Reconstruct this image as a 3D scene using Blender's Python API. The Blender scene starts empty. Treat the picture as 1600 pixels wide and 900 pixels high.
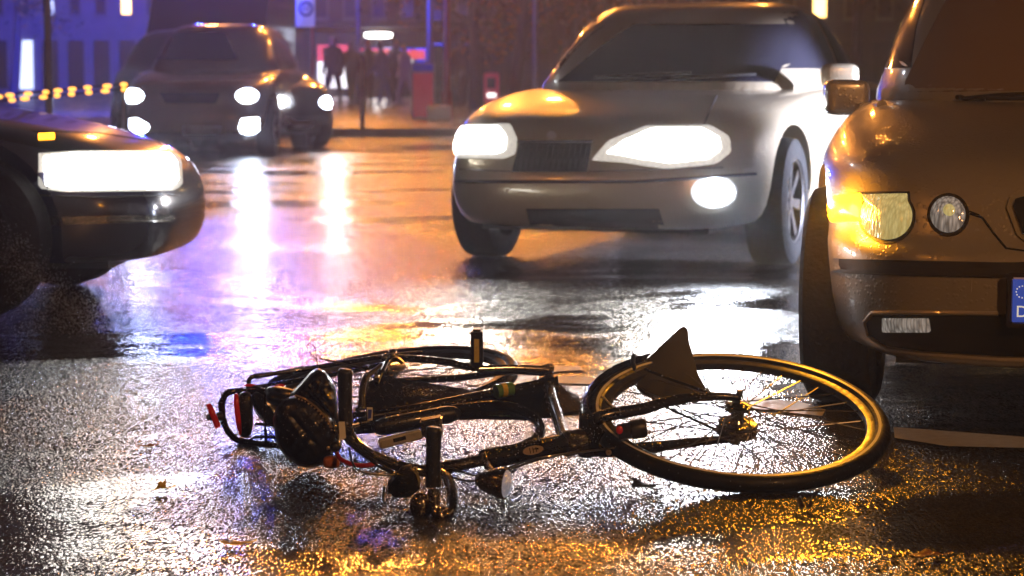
import bpy, bmesh, math, random
from mathutils import Vector, Matrix
from mathutils.bvhtree import BVHTree
random.seed(7)
R = math.radians
S = bpy.context.scene

# ------------------------------------------------------------------ camera
H, PITCH, F = 0.94, R(5.61), 3400.0
CAM = Vector((0, 0, H))
cd = bpy.data.cameras.new("camera"); cam = bpy.data.objects.new("camera", cd)
S.collection.objects.link(cam); S.camera = cam
cam.location = CAM; cam.rotation_euler = (R(90) - PITCH, 0, 0)
cd.sensor_width = 36; cd.lens = F / 1600 * 36; cd.clip_end = 2000; cd.clip_start = 0.05
cd.dof.use_dof = True; cd.dof.focus_distance = 5.05; cd.dof.aperture_fstop = 6.3

LS = 0.10   # overall lamp power
# ------------------------------------------------------------------ night sky
w = bpy.data.worlds.new("World"); S.world = w; w.use_nodes = True
nt = w.node_tree
bg = nt.nodes["Background"]
sky = nt.nodes.new("ShaderNodeTexSky"); sky.sky_type = 'NISHITA'; sky.sun_disc = False
sky.sun_elevation = R(-4); sky.sun_rotation = R(20)
nt.links.new(sky.outputs[0], bg.inputs[0]); bg.inputs[1].default_value = 0.02

S.view_settings.view_transform = 'Standard'; S.view_settings.look = 'None'
S.view_settings.exposure = 0.0; S.view_settings.gamma = 1
S.render.engine = 'CYCLES'
S.cycles.use_denoising = True
S.cycles.max_bounces = 5; S.cycles.glossy_bounces = 3; S.cycles.diffuse_bounces = 2
S.cycles.transmission_bounces = 3; S.cycles.volume_bounces = 0
S.cycles.sample_clamp_indirect = 8
S.cycles.caustics_reflective = False; S.cycles.caustics_refractive = False

# ------------------------------------------------------------------ pixel <-> space helpers (photo pixels, 1600 x 900)
def ray(px, py):
    x = (px - 800) / F; u = (450 - py) / F
    return Vector((x, math.cos(PITCH) + u * math.sin(PITCH), -math.sin(PITCH) + u * math.cos(PITCH)))
def P(px, py, Y):
    d = ray(px, py); return CAM + d * (Y / d.y)
def G(px, py, z=0.0):
    d = ray(px, py); return CAM + d * ((z - H) / d.z)
def PZ(px, Y, z):
    return Vector(((px - 800) / F * (Y * math.cos(PITCH) + (H - z) * math.sin(PITCH)), Y, z))

# ------------------------------------------------------------------ materials
def mat(name, col, rough=0.5, metal=0.0, emit=None, es=0, spec=0.5, coat=0.0, drops=0.0, dropscale=90, noise=0.0, nscale=40, trans=0.0):
    m = bpy.data.materials.new(name); m.use_nodes = True
    t = m.node_tree; b = t.nodes["Principled BSDF"]
    b.inputs['Base Color'].default_value = (*col, 1); b.inputs['Roughness'].default_value = rough
    b.inputs['Metallic'].default_value = metal; b.inputs['Specular IOR Level'].default_value = spec
    b.inputs['Coat Weight'].default_value = coat; b.inputs['Coat Roughness'].default_value = 0.06
    b.inputs['Transmission Weight'].default_value = trans
    if emit: b.inputs['Emission Color'].default_value = (*emit, 1); b.inputs['Emission Strength'].default_value = es
    tc = t.nodes.new("ShaderNodeTexCoord")
    if drops or noise:
        bump = t.nodes.new("ShaderNodeBump")
        if drops:
            v = t.nodes.new("ShaderNodeTexVoronoi"); v.inputs['Scale'].default_value = dropscale
            v.inputs['Randomness'].default_value = 1
            mr = t.nodes.new("ShaderNodeMapRange"); mr.inputs[1].default_value = 0.0; mr.inputs[2].default_value = 0.36
            mr.inputs[3].default_value = 1; mr.inputs[4].default_value = 0
            pw = t.nodes.new("ShaderNodeMath"); pw.operation = 'POWER'; pw.inputs[1].default_value = 0.5
            t.links.new(tc.outputs['Object'], v.inputs['Vector']); t.links.new(v.outputs['Distance'], mr.inputs[0])
            t.links.new(mr.outputs[0], pw.inputs[0]); t.links.new(pw.outputs[0], bump.inputs['Height'])
            bump.inputs['Strength'].default_value = drops; bump.inputs['Distance'].default_value = 0.3 / dropscale
            t.links.new(bump.outputs[0], b.inputs['Coat Normal'])
        if noise:
            n = t.nodes.new("ShaderNodeTexNoise"); n.inputs['Scale'].default_value = nscale; n.inputs['Detail'].default_value = 4
            t.links.new(tc.outputs['Object'], n.inputs['Vector'])
            if not drops:
                t.links.new(n.outputs['Fac'], bump.inputs['Height']); bump.inputs['Strength'].default_value = noise
                bump.inputs['Distance'].default_value = 0.01
            mx = t.nodes.new("ShaderNodeMix"); mx.data_type = 'RGBA'
            mx.inputs[6].default_value = (*[c * 0.65 for c in col], 1); mx.inputs[7].default_value = (*[min(1, c * 1.25) for c in col], 1)
            t.links.new(n.outputs['Fac'], mx.inputs[0]); t.links.new(mx.outputs[2], b.inputs['Base Color'])
            mr2 = t.nodes.new("ShaderNodeMapRange"); mr2.inputs[3].default_value = max(0.02, rough * 0.7); mr2.inputs[4].default_value = min(1, rough * 1.35)
            t.links.new(n.outputs['Fac'], mr2.inputs[0]); t.links.new(mr2.outputs[0], b.inputs['Roughness'])
        t.links.new(bump.outputs[0], b.inputs['Normal'])
    return m

M = {}
M['blackpaint'] = mat("wet black paint", (.005, .005, .006), .22, 0, coat=.6, drops=.8, dropscale=110)
M['blackplast'] = mat("black plastic", (.007, .007, .008), .38, 0, coat=.35, drops=.6, dropscale=120)
M['guard'] = mat("beaded black guard", (.012, .011, .011), .4, 0, coat=1, drops=1, dropscale=75)
M['rubber'] = mat("tyre rubber", (.006, .006, .006), .5, noise=.3, nscale=60, coat=.08, spec=.3)
M['grip'] = mat("rubber grip", (.014, .016, .02), .45, coat=.35, drops=.4, dropscale=130)
M['chrome'] = mat("wet chrome", (.42, .41, .40), .16, 1, drops=.5, dropscale=120)
M['steel'] = mat("spoke steel", (.45, .44, .42), .25, 1)
M['rimalu'] = mat("rim aluminium", (.03, .028, .026), .35, .4, noise=.15, nscale=50)
M['silver'] = mat("brushed pump silver", (.72, .70, .66), .35, .6, noise=.1, nscale=60)
M['leather'] = mat("wet saddle leather", (.007, .006, .006), .36, coat=.35, noise=.5, nscale=30)
M['redrefl'] = mat("red reflector", (.55, .01, .01), .25, coat=.7, emit=(1, .02, .02), es=.05)
M['redcable'] = mat("red cable", (.45, .015, .012), .35, coat=.5)
M['yelrefl'] = mat("yellow reflector", (.75, .58, .05), .3, noise=.5, nscale=300, coat=.4)
M['stripe'] = mat("reflective stripe", (.75, .74, .72), .4)
M['label'] = mat("white sticker", (.75, .75, .78), .5)
M['bluelabel'] = mat("blue sticker", (.05, .08, .5), .5)
M['brass'] = mat("badge", (.45, .36, .26), .3, .8)
M['leafy'] = mat("wet yellow leaf", (.75, .5, .06), .5, coat=.2, noise=.5, nscale=80)
M['leafb'] = mat("wet brown leaf", (.4, .17, .05), .5, coat=.2, noise=.5, nscale=80)
M['leafd'] = mat("dark leaf", (.02, .014, .008), .35, coat=.4, noise=.5, nscale=80)
M['bmw'] = mat("silver beige car paint", (.56, .51, .46), .32, .5, coat=.9, drops=.25, dropscale=70)
M['bmwdark'] = mat("dark bumper rubber", (.03, .025, .022), .5)
M['silvercar'] = mat("silver sedan paint", (.46, .39, .27), .3, .5, coat=.8, drops=.2, dropscale=60)
M['darkcar'] = mat("dark blue car paint", (.06, .065, .13), .22, .4, coat=1)
M['bluecar'] = mat("night blue car paint", (.02, .025, .06), .2, .3, coat=1)
M['taxi'] = mat("ivory car paint", (.4, .33, .2), .25, .1, coat=1)
M['glass'] = mat("dark car glass", (.02, .02, .03), .10, 0, spec=.6, coat=1)
M['grille'] = mat("black grille", (.015, .015, .016), .5)
M['plate'] = mat("white plate", (.75, .75, .73), .4)
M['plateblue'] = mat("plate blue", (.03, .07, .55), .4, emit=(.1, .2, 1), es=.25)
M['star'] = mat("plate stars", (.85, .85, .7), .5, emit=(1, 1, .8), es=.5)  # stars and letter get a faint glow of their own to stay readable
M['lampon'] = mat("lit headlamp", (.9, .9, .9), .2, emit=(1, .98, .92), es=18)
M['lampblue'] = mat("added corner lamp glow", (.9, .9, .9), .2, emit=(.72, .82, 1), es=40)
M['lampfar'] = mat("lit far headlamp", (.9, .9, .9), .2, emit=(.7, .8, 1), es=28)
M['amber'] = mat("lit amber indicator", (1, .45, .02), .2, emit=(1, .40, .01), es=9)
M['lamppark'] = mat("lit sidelight lens", (.5, .47, .4), .12, .5, emit=(1, .80, .35), es=.45, noise=.9, nscale=70)
M['lampclear'] = mat("clear reflector lens", (.75, .75, .72), .12, .7, noise=.9, nscale=90, emit=(1, .8, .5), es=.12)
M['asphpaint'] = mat("worn road paint", (.62, .6, .55), .35, noise=.5, nscale=40, coat=.3)
M['concrete'] = mat("kerb concrete", (.22, .21, .2), .5, noise=.4, nscale=8)
M['pave'] = mat("wet paving", (.08, .075, .07), .25, noise=.4, nscale=4)
M['postgrey'] = mat("galvanised post", (.35, .36, .38), .4, .7, noise=.2, nscale=10)
M['postred'] = mat("red post paint", (.35, .03, .03), .4, noise=.2, nscale=10)
M['bark'] = mat("bark", (.06, .045, .035), .8, noise=.9, nscale=9)
M['foliage'] = mat("night foliage", (.03, .035, .012), .6)
M['foliageo'] = mat("autumn leaves in lamplight", (.3, .13, .02), .6)  # orange lamplight on scattered leaves is put into this colour
M['facadel'] = mat("glow catching facade", (.3, .3, .32), .75, noise=.3, nscale=2)  # paled so the blue beacon light shows on it as a glow
M['facade'] = mat("dark facade", (.022, .022, .03), .7, noise=.3, nscale=2)
M['facadeb'] = mat("dark render facade", (.03, .026, .026), .7, noise=.3, nscale=2)
M['windark'] = mat("unlit window", (.01, .012, .02), .1)
M['winwarm'] = mat("lit warm window", (.8, .6, .3), .5, emit=(1, .62, .2), es=6)
M['wincool'] = mat("lit cool window", (.8, .8, .9), .5, emit=(.7, .8, 1), es=2)
M['tube'] = mat("lit tube lamp", (.9, .9, .9), .4, emit=(1, 1, .97), es=9)
M['posterred'] = mat("backlit red poster", (.6, .05, .04), .4, emit=(1, .10, .08), es=.9)
M['posterwhite'] = mat("backlit white poster", (.8, .8, .75), .4, emit=(1, .97, .85), es=1.8)
M['boardred'] = mat("red board", (.5, .04, .06), .4, emit=(1, .1, .2), es=.10)
M['white'] = mat("white enamel", (.78, .78, .8), .4)
M['sodium'] = mat("sodium lamp glass", (1, .6, .2), .4, emit=(1, .5, .12), es=60)
M['coat1'] = mat("dark coat", (.02, .022, .035), .8); M['coat2'] = mat("blue coat", (.05, .08, .2), .7)
M['coat3'] = mat("brown coat", (.07, .04, .035), .8); M['coat4'] = mat("white jacket", (.5, .5, .55), .8)
M['skin'] = mat("skin", (.35, .2, .15), .6); M['hair'] = mat("hair", (.02, .015, .01), .6)
M['beacon'] = mat("blue beacon", (.02, .05, .9), .2, emit=(.05, .12, 1), es=30)

def fluted(name, lo, hi, emit, es, sc=(420, 420, 60)):
    m = mat(name, hi, .1, .3); t = m.node_tree; b = t.nodes["Principled BSDF"]; tc = t.nodes.new("ShaderNodeTexCoord"); mp = t.nodes.new("ShaderNodeMapping"); mp.inputs['Scale'].default_value = sc
    n = t.nodes.new("ShaderNodeTexVoronoi"); n.inputs['Scale'].default_value = .35; cr = t.nodes.new("ShaderNodeValToRGB")
    cr.color_ramp.elements[0].color = (*hi, 1); cr.color_ramp.elements[1].color = (*lo, 1); cr.color_ramp.elements[1].position = .8
    t.links.new(tc.outputs['Object'], mp.inputs[0]); t.links.new(mp.outputs[0], n.inputs['Vector']); t.links.new(n.outputs['Distance'], cr.inputs[0]); t.links.new(cr.outputs[0], b.inputs['Base Color'])
    mx = t.nodes.new("ShaderNodeMix"); mx.data_type = 'RGBA'; mx.blend_type = 'MULTIPLY'; mx.inputs[0].default_value = 1; mx.inputs[7].default_value = (*emit, 1)
    t.links.new(cr.outputs[0], mx.inputs[6]); t.links.new(mx.outputs[2], b.inputs['Emission Color']); b.inputs['Emission Strength'].default_value = es
    bp = t.nodes.new("ShaderNodeBump"); bp.inputs['Distance'].default_value = .002; t.links.new(n.outputs['Distance'], bp.inputs['Height']); t.links.new(bp.outputs[0], b.inputs['Normal']); return m
M['lamppark'] = fluted("lit sidelight lens", (.6, .55, .35), (.9, .88, .7), (1, .88, .45), .5)
M['lampclear'] = fluted("clear fluted lens", (.22, .21, .2), (.85, .84, .82), (1, .93, .85), .32)
M['lampdim'] = fluted("headlamp housing lens", (.6, .6, .6), (.8, .8, .78), (1, .95, .85), .75)
M['cartyre'] = mat("car tyre rubber", (.006, .006, .006), .75, spec=.2, noise=.3, nscale=60)
M['flap'] = mat("matte rubber flap", (.005, .005, .005), .6, spec=.2)
M['glassb'] = mat("flare tinted windscreen glass", (.26, .19, .16), .22, coat=.6)  # brown base colour stands in for flare and reflections on the glass
M['bright'] = mat("bright trim", (.6, .57, .52), .28, .5)
M['trailglow'] = mat("amber trail glow", (1, .5, .1), .3, emit=(1, .45, .08), es=2.2)
def asphalt():
    m = bpy.data.materials.new("wet asphalt"); m.use_nodes = True
    t = m.node_tree; N = t.nodes; L = t.links; b = N["Principled BSDF"]
    geo = N.new("ShaderNodeTexCoord")
    def tex(kind, scale, **k):
        mp = N.new("ShaderNodeMapping"); mp.inputs['Scale'].default_value = k.get('s', (1, 1, 1))
        mp.inputs['Rotation'].default_value = (0, 0, k.get('r', 0))
        L.new(geo.outputs['Object'], mp.inputs[0])
        n = N.new(kind); n.inputs['Scale'].default_value = scale; L.new(mp.outputs[0], n.inputs['Vector']); return n
    grain = tex("ShaderNodeTexVoronoi", 150, s=(1, .34, 1))
    fine = tex("ShaderNodeTexNoise", 190, s=(1, .34, 1)); fine.inputs['Detail'].default_value = 2
    pud = tex("ShaderNodeTexNoise", 0.9, s=(.55, 1.0, 1), r=R(18)); pud.inputs['Detail'].default_value = 4; pud.inputs['Distortion'].default_value = .6
    und = tex("ShaderNodeTexNoise", 2.4, s=(.5, 1.2, 1), r=R(10)); und.inputs['Detail'].default_value = 3
    rp = N.new("ShaderNodeMapRange"); rp.inputs[1].default_value = .47; rp.inputs[2].default_value = .60; rp.interpolation_type = 'SMOOTHSTEP'
    L.new(pud.outputs['Fac'], rp.inputs[0])           # 0 = rough wet stone, 1 = standing water
    g1 = N.new("ShaderNodeMath"); g1.operation = 'MULTIPLY_ADD'; L.new(grain.outputs['Distance'], g1.inputs[0]); g1.inputs[1].default_value = -1.1
    L.new(fine.outputs['Fac'], g1.inputs[2])
    inv = N.new("ShaderNodeMapRange"); inv.inputs[3].default_value = 1.0; inv.inputs[4].default_value = .22
    L.new(rp.outputs[0], inv.inputs[0])
    g2 = N.new("ShaderNodeMath"); g2.operation = 'MULTIPLY'; L.new(g1.outputs[0], g2.inputs[0]); L.new(inv.outputs[0], g2.inputs[1])
    b1 = N.new("ShaderNodeBump"); b1.inputs['Distance'].default_value = .003; b1.inputs['Strength'].default_value = 1
    L.new(g2.outputs[0], b1.inputs['Height'])
    b2 = N.new("ShaderNodeBump"); b2.inputs['Distance'].default_value = .02; b2.inputs['Strength'].default_value = .5
    L.new(und.outputs['Fac'], b2.inputs['Height']); L.new(b1.outputs[0], b2.inputs['Normal'])
    # every stone has a facet of its own
    cell = tex("ShaderNodeTexVoronoi", 210, s=(1, .30, 1)); cell2 = tex("ShaderNodeTexVoronoi", 95, s=(1, .30, 1))
    def vm(op, a, c, sc=None):
        n = N.new("ShaderNodeVectorMath"); n.operation = op
        for i, q in enumerate((a, c)):
            if q is None: continue
            if isinstance(q, tuple): n.inputs[i].default_value = q
            else: L.new(q, n.inputs[i])
        if sc is not None:
            if isinstance(sc, float): n.inputs['Scale'].default_value = sc
            else: L.new(sc, n.inputs['Scale'])
        return n.outputs[0]
    r1 = vm('MULTIPLY', vm('SUBTRACT', cell.outputs['Color'], (.5, .5, .5)), (.34, .50, 0.0))
    r2 = vm('MULTIPLY', vm('SUBTRACT', cell2.outputs['Color'], (.5, .5, .5)), (.16, .24, 0.0))
    inv2 = N.new("ShaderNodeMapRange"); inv2.inputs[3].default_value = 1.0; inv2.inputs[4].default_value = .12; L.new(rp.outputs[0], inv2.inputs[0])
    rs_ = vm('SCALE', vm('ADD', r1, r2), None, inv2.outputs[0])
    nn = vm('NORMALIZE', vm('ADD', b2.outputs[0], rs_), None)
    L.new(nn, b.inputs['Normal'])
    rr = N.new("ShaderNodeMapRange"); rr.inputs[3].default_value = .19; rr.inputs[4].default_value = .09
    L.new(rp.outputs[0], rr.inputs[0]); L.new(rr.outputs[0], b.inputs['Roughness'])
    cr = N.new("ShaderNodeValToRGB"); cr.color_ramp.elements[0].color = (.014, .013, .013, 1); cr.color_ramp.elements[1].color = (.06, .055, .05, 1)
    L.new(fine.outputs['Fac'], cr.inputs[0]); L.new(cr.outputs[0], b.inputs['Base Color'])
    b.inputs['Specular IOR Level'].default_value = .55
    return m
M['asphalt'] = asphalt()

# ------------------------------------------------------------------ mesh helpers
class MB:
    def __init__(s): s.v = []; s.f = []
    def add(s, vs, fs):
        o = len(s.v); s.v += [Vector(v) for v in vs]; s.f += [[i + o for i in f] for f in fs]; return s
    def box(s, c, d, rot=None, M4=None):
        c = Vector(c); q = []
        for k in range(8):
            p = Vector(((-.5, .5)[k & 1] * d[0], (-.5, .5)[k >> 1 & 1] * d[1], (-.5, .5)[k >> 2] * d[2]))
            if rot is not None: p = rot @ p
            p = c + p; q.append(M4 @ p if M4 else p)
        return s.add(q, [(0, 2, 3, 1), (4, 5, 7, 6), (0, 1, 5, 4), (2, 6, 7, 3), (0, 4, 6, 2), (1, 3, 7, 5)])
    def tube(s, pts, r, n=10, cap=True, smooth=0):
        pts = [Vector(p) for p in pts]
        rs = list(r) if isinstance(r, (list, tuple)) else [r] * len(pts)
        if smooth: pts, rs = crom(pts, rs, smooth)
        V = []; up = None
        for i, p in enumerate(pts):
            t = (pts[min(i + 1, len(pts) - 1)] - pts[max(i - 1, 0)]).normalized()
            if up is None: up = t.orthogonal().normalized()
            up = (up - t * up.dot(t)).normalized(); sd = t.cross(up)
            for k in range(n):
                a = 2 * math.pi * k / n; V.append(p + (up * math.cos(a) + sd * math.sin(a)) * rs[i])
        Fc = [(i * n + k, i * n + (k + 1) % n, (i + 1) * n + (k + 1) % n, (i + 1) * n + k) for i in range(len(pts) - 1) for k in range(n)]
        if cap:
            Fc.append(tuple(range(n))[::-1]); Fc.append(tuple((len(pts) - 1) * n + k for k in range(n)))
        return s.add(V, Fc)
    def lathe(s, c, ax, prof, n=32, closed=False):
        # prof: (radius, height along ax)
        c = Vector(c); ax = Vector(ax).normalized(); u = ax.orthogonal().normalized(); v = ax.cross(u); V = []; m = len(prof)
        for k in range(n):
            a = 2 * math.pi * k / n; d = u * math.cos(a) + v * math.sin(a)
            for r, h in prof: V.append(c + d * r + ax * h)
        Fc = []
        for k in range(n):
            for j in range(m if closed else m - 1):
                j2 = (j + 1) % m; k2 = (k + 1) % n
                Fc.append((k * m + j, k2 * m + j, k2 * m + j2, k * m + j2))
        return s.add(V, Fc)
    def ell(s, c, ax, n=16, m=10, pw=1.0):
        # superellipsoid; ax = three semi-axis vectors
        V = []; Fc = []
        def sp(x, e): return math.copysign(abs(x) ** e, x)
        for j in range(m + 1):
            ph = -math.pi / 2 + math.pi * j / m
            for k in range(n):
                a = 2 * math.pi * k / n
                V.append(Vector(c) + Vector(ax[0]) * (sp(math.cos(ph), pw) * sp(math.cos(a), pw)) + Vector(ax[1]) * (sp(math.cos(ph), pw) * sp(math.sin(a), pw)) + Vector(ax[2]) * sp(math.sin(ph), pw))
        for j in range(m):
            for k in range(n): Fc.append((j * n + k, j * n + (k + 1) % n, (j + 1) * n + (k + 1) % n, (j + 1) * n + k))
        return s.add(V, Fc)
    def prism(s, poly, off):
        # polygon (3-D points) thickened by vector off
        n = len(poly); off = Vector(off)
        V = [Vector(p) for p in poly] + [Vector(p) + off for p in poly]
        return s.add(V, [tuple(range(n)), tuple(range(2 * n - 1, n - 1, -1))] + [(i, i + n, (i + 1) % n + n, (i + 1) % n) for i in range(n)])
    def build(s, name, m, parent=None, sm=True, bevel=0, xf=None):
        me = bpy.data.meshes.new(name)
        vs = [xf @ v for v in s.v] if xf else s.v
        org = Vector((0, 0, 0))
        me.from_pydata([tuple(v) for v in vs], [], s.f)
        bm = bmesh.new(); bm.from_mesh(me); bmesh.ops.remove_doubles(bm, verts=bm.verts, dist=1e-5)
        if bevel: bmesh.ops.bevel(bm, geom=bm.edges[:], offset=bevel, segments=2, affect='EDGES', clamp_overlap=True)
        bmesh.ops.recalc_face_normals(bm, faces=bm.faces)
        bm.to_mesh(me); bm.free()
        for mm in (m if isinstance(m, (list, tuple)) else [m]): me.materials.append(mm)
        if sm:
            me.shade_smooth()
            try: me.set_sharp_from_angle(angle=R(38))
            except Exception: pass
        o = bpy.data.objects.new(name, me); S.collection.objects.link(o)
        if parent is not None: par(o, parent)
        return o
def par(o, p):
    o.parent = p
    mw = Matrix.Identity(4); q = p
    while q is not None: mw = q_local(q) @ mw; q = q.parent
    o.matrix_parent_inverse = mw.inverted()
def q_local(q):
    return q.matrix_parent_inverse @ Matrix.LocRotScale(q.location, q.rotation_euler, q.scale)
def crom(pts, rs, k):
    P2, R2 = [], []
    n = len(pts)
    for i in range(n - 1):
        p0, p1, p2, p3 = pts[max(i - 1, 0)], pts[i], pts[i + 1], pts[min(i + 2, n - 1)]
        for j in range(k):
            t = j / k
            P2.append(.5 * ((2 * p1) + (p2 - p0) * t + (2 * p0 - 5 * p1 + 4 * p2 - p3) * t * t + (3 * p1 - p0 - 3 * p2 + p3) * t ** 3))
            R2.append(rs[i] * (1 - t) + rs[i + 1] * t)
    P2.append(pts[-1]); R2.append(rs[-1]); return P2, R2
def thing(name, label, cat, loc, group=None):
    o = bpy.data.objects.new(name, None); S.collection.objects.link(o); o.location = loc; o.empty_display_size = .1
    o['label'] = label; o['category'] = cat
    if group: o['group'] = group
    return o
def tag(o, label, cat, group=None, kind=None):
    if label: o['label'] = label
    if cat: o['category'] = cat
    if group: o['group'] = group
    if kind: o['kind'] = kind
    return o
def light(kind, name, loc, target, power, col, size=.05, angle=60, blend=.6, parent=None):
    ld = bpy.data.lights.new(name, kind); ld.energy = power * LS; ld.color = col
    if kind == 'AREA': ld.size = size
    else: ld.shadow_soft_size = size
    if kind == 'SPOT': ld.spot_size = R(angle); ld.spot_blend = blend
    o = bpy.data.objects.new(name, ld); S.collection.objects.link(o); o.location = loc
    if target is not None: o.rotation_euler = (Vector(target) - Vector(loc)).to_track_quat('-Z', 'Y').to_euler()
    if parent is not None: par(o, parent)
    return o

# patches that follow a car's bodywork: outlines are read off the photograph, cast on to the body and given thickness
def resample(poly, n):
    pts = [Vector((p[0], p[1])) for p in poly]; pts.append(pts[0])
    seg = [(pts[i + 1] - pts[i]).length for i in range(len(pts) - 1)]; T = sum(seg); out = []
    for k in range(n):
        d = T * k / n; i = 0
        while d > seg[i]: d -= seg[i]; i += 1
        out.append(pts[i].lerp(pts[i + 1], d / seg[i]))
    return out
def circ(cx, cy, rx, ry=None, n=40): return [(cx + rx * math.cos(2 * math.pi * k / n), cy + (ry or rx) * math.sin(2 * math.pi * k / n)) for k in range(n)]
def cast(bvh, px, py):
    d = ray(px, py).normalized(); h = bvh.ray_cast(CAM, d)
    if h[0] is None: return None
    n = h[1]
    if n.dot(d) > 0: n = -n
    return h[0], n
def patch(name, bvh, poly, m, parent, off=.004, dome=0.0, rings=8, n=56, sink=.01, center=None):
    out = resample(poly, n); c = Vector(center) if center else sum(out, Vector((0, 0))) / n
    mb = MB(); V = []; h0 = cast(bvh, *c)
    if h0 is None: return None
    for j in range(rings + 1):
        f = j / rings
        for k in range(n):
            g = f; h = None
            while h is None and g > 0:
                q = c.lerp(out[k], g); h = cast(bvh, q.x, q.y); g -= .02
            if h is None: h = h0
            V.append(h[0] + h[1] * (off + dome * (1 - f * f)))
    last = V[-n:]
    for k in range(n):
        h = None; g = 1.0
        while h is None and g > 0:
            q = c.lerp(out[k], g); h = cast(bvh, q.x, q.y); g -= .02
        V.append(last[k] - (h[1] if h else Vector((0, -1, 0))) * (off + sink))
    Fc = [(j * n + k, j * n + (k + 1) % n, (j + 1) * n + (k + 1) % n, (j + 1) * n + k) for j in range(rings + 1) for k in range(n)]
    mb.add(V, Fc); return mb.build(name, m, parent)
def line_on(name, bvh, pl, r, m, parent, off=.0, n=8, sub=10):
    pts = []
    for i in range(len(pl) - 1):
        for j in range(sub):
            t = j / sub; q = (pl[i][0] * (1 - t) + pl[i + 1][0] * t, pl[i][1] * (1 - t) + pl[i + 1][1] * t)
            h = cast(bvh, *q)
            if h: pts.append(h[0] + h[1] * off)
    h = cast(bvh, *pl[-1])
    if h: pts.append(h[0] + h[1] * off)
    if len(pts) < 2: return None
    return MB().tube(pts, r, n).build(name, m, parent)

# ------------------------------------------------------------------ ground
mb = MB(); mb.add([(-250, -60, 0), (250, -60, 0), (250, 400, 0), (-250, 400, 0)], [(0, 1, 2, 3)])
tag(mb.build('road', M['asphalt'], sm=False), 'wet dark asphalt road glittering with reflected lamps', None, kind='structure')
# far pavement with kerb
ky = 31.5
mb = MB(); mb.prism([(-60, ky, .002), (60, ky + 3, .002), (60, 200, .002), (-60, 200, .002)], (0, 0, .12))
tag(mb.build('pavement', M['pave'], sm=False), None, None, kind='structure')
mb = MB(); mb.prism([(-60, ky - .15, .003), (60, ky + 2.85, .003), (60, ky + 2.995, .003), (-60, ky - .005, .003)], (0, 0, .13))
tag(mb.build('kerb', M['concrete'], sm=False), None, None, kind='structure')
# painted dashes on the road
def ground_patch(name, pts, z, m):
    mb = MB(); V = [G(x, y, z) for x, y in pts]; mb.add(V, [tuple(range(len(V)))]); return mb.build(name, m, sm=False)
for pts in ([(1396, 667), (1700, 690), (1700, 702), (1480, 697), (1398, 684)],
            [(1165, 618), (1255, 629), (1290, 640), (1285, 650), (1160, 636)],
            [(826, 570), (905, 572), (912, 578), (830, 583)],
            [(868, 586), (965, 592), (960, 601), (862, 598)]):
    tag(ground_patch('road_marking', pts, .004, M['asphpaint']), None, None, kind='structure')

# ------------------------------------------------------------------ vehicles
def ring_mesh(rings, ymid, nf=5.0, nr=5.0, n=72, cap_top=True):
    # rings: (y_front, z_front, half_width, z_side, y_rear, z_rear)
    V = []; Fc = []
    for (yf, zf, wd, zs, yr, zr) in rings:
        for k in range(n):
            a = 2 * math.pi * k / n; ca, sa = math.cos(a), math.sin(a)
            ex = 2 / (nf if ca >= 0 else nr)
            sx = math.copysign(abs(sa) ** ex, sa); cy = abs(ca) ** ex
            x = wd * sx
            crown = 1 - .0 * sx * sx
            if ca >= 0: y = ymid + (yf - ymid) * cy; g = max(0, (y - (yf - .9)) / .9) if yf > ymid else cy; g = min(1, g) ; z = zs + (zf - zs) * (g * g * (3 - 2 * g))
            else: y = ymid + (yr - ymid) * cy; g = cy ** 3; z = zs + (zr - zs) * g
            V.append(Vector((x, y, z)))
    m = len(rings)
    for j in range(m - 1):
        for k in range(n): Fc.append((j * n + k, j * n + (k + 1) % n, (j + 1) * n + (k + 1) % n, (j + 1) * n + k))
    Fc.append(tuple(range(n))[::-1])
    # top cap: crowned fan
    c = sum(V[-n:], Vector((0, 0, 0))) / n; c.z += .01; V.append(c)
    for k in range(n): Fc.append(((m - 1) * n + k, (m - 1) * n + (k + 1) % n, len(V) - 1))
    mb = MB(); mb.add(V, Fc); return mb
def apply_sub_cut(o, cutters, lev=1):
    if lev:
        s = o.modifiers.new("s", 'SUBSURF'); s.levels = lev; s.render_levels = lev
    for c in cutters:
        b = o.modifiers.new("b", 'BOOLEAN'); b.operation = 'DIFFERENCE'; b.object = c; b.solver = 'EXACT'
    dg = bpy.context.evaluated_depsgraph_get(); dg.update()
    me = bpy.data.meshes.new_from_object(o.evaluated_get(dg))
    o.modifiers.clear(); o.data = me
    for c in cutters: bpy.data.objects.remove(c)
    me.shade_smooth()
    try: me.set_sharp_from_angle(angle=R(35))
    except Exception: pass
    return o
def bvh_of(*obs):
    V = []; Fc = []
    for o in obs:
        k = len(V); V += [v.co.copy() for v in o.data.vertices]; Fc += [[i + k for i in p.vertices] for p in o.data.polygons]
    return BVHTree.FromPolygons(V, Fc)
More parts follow.
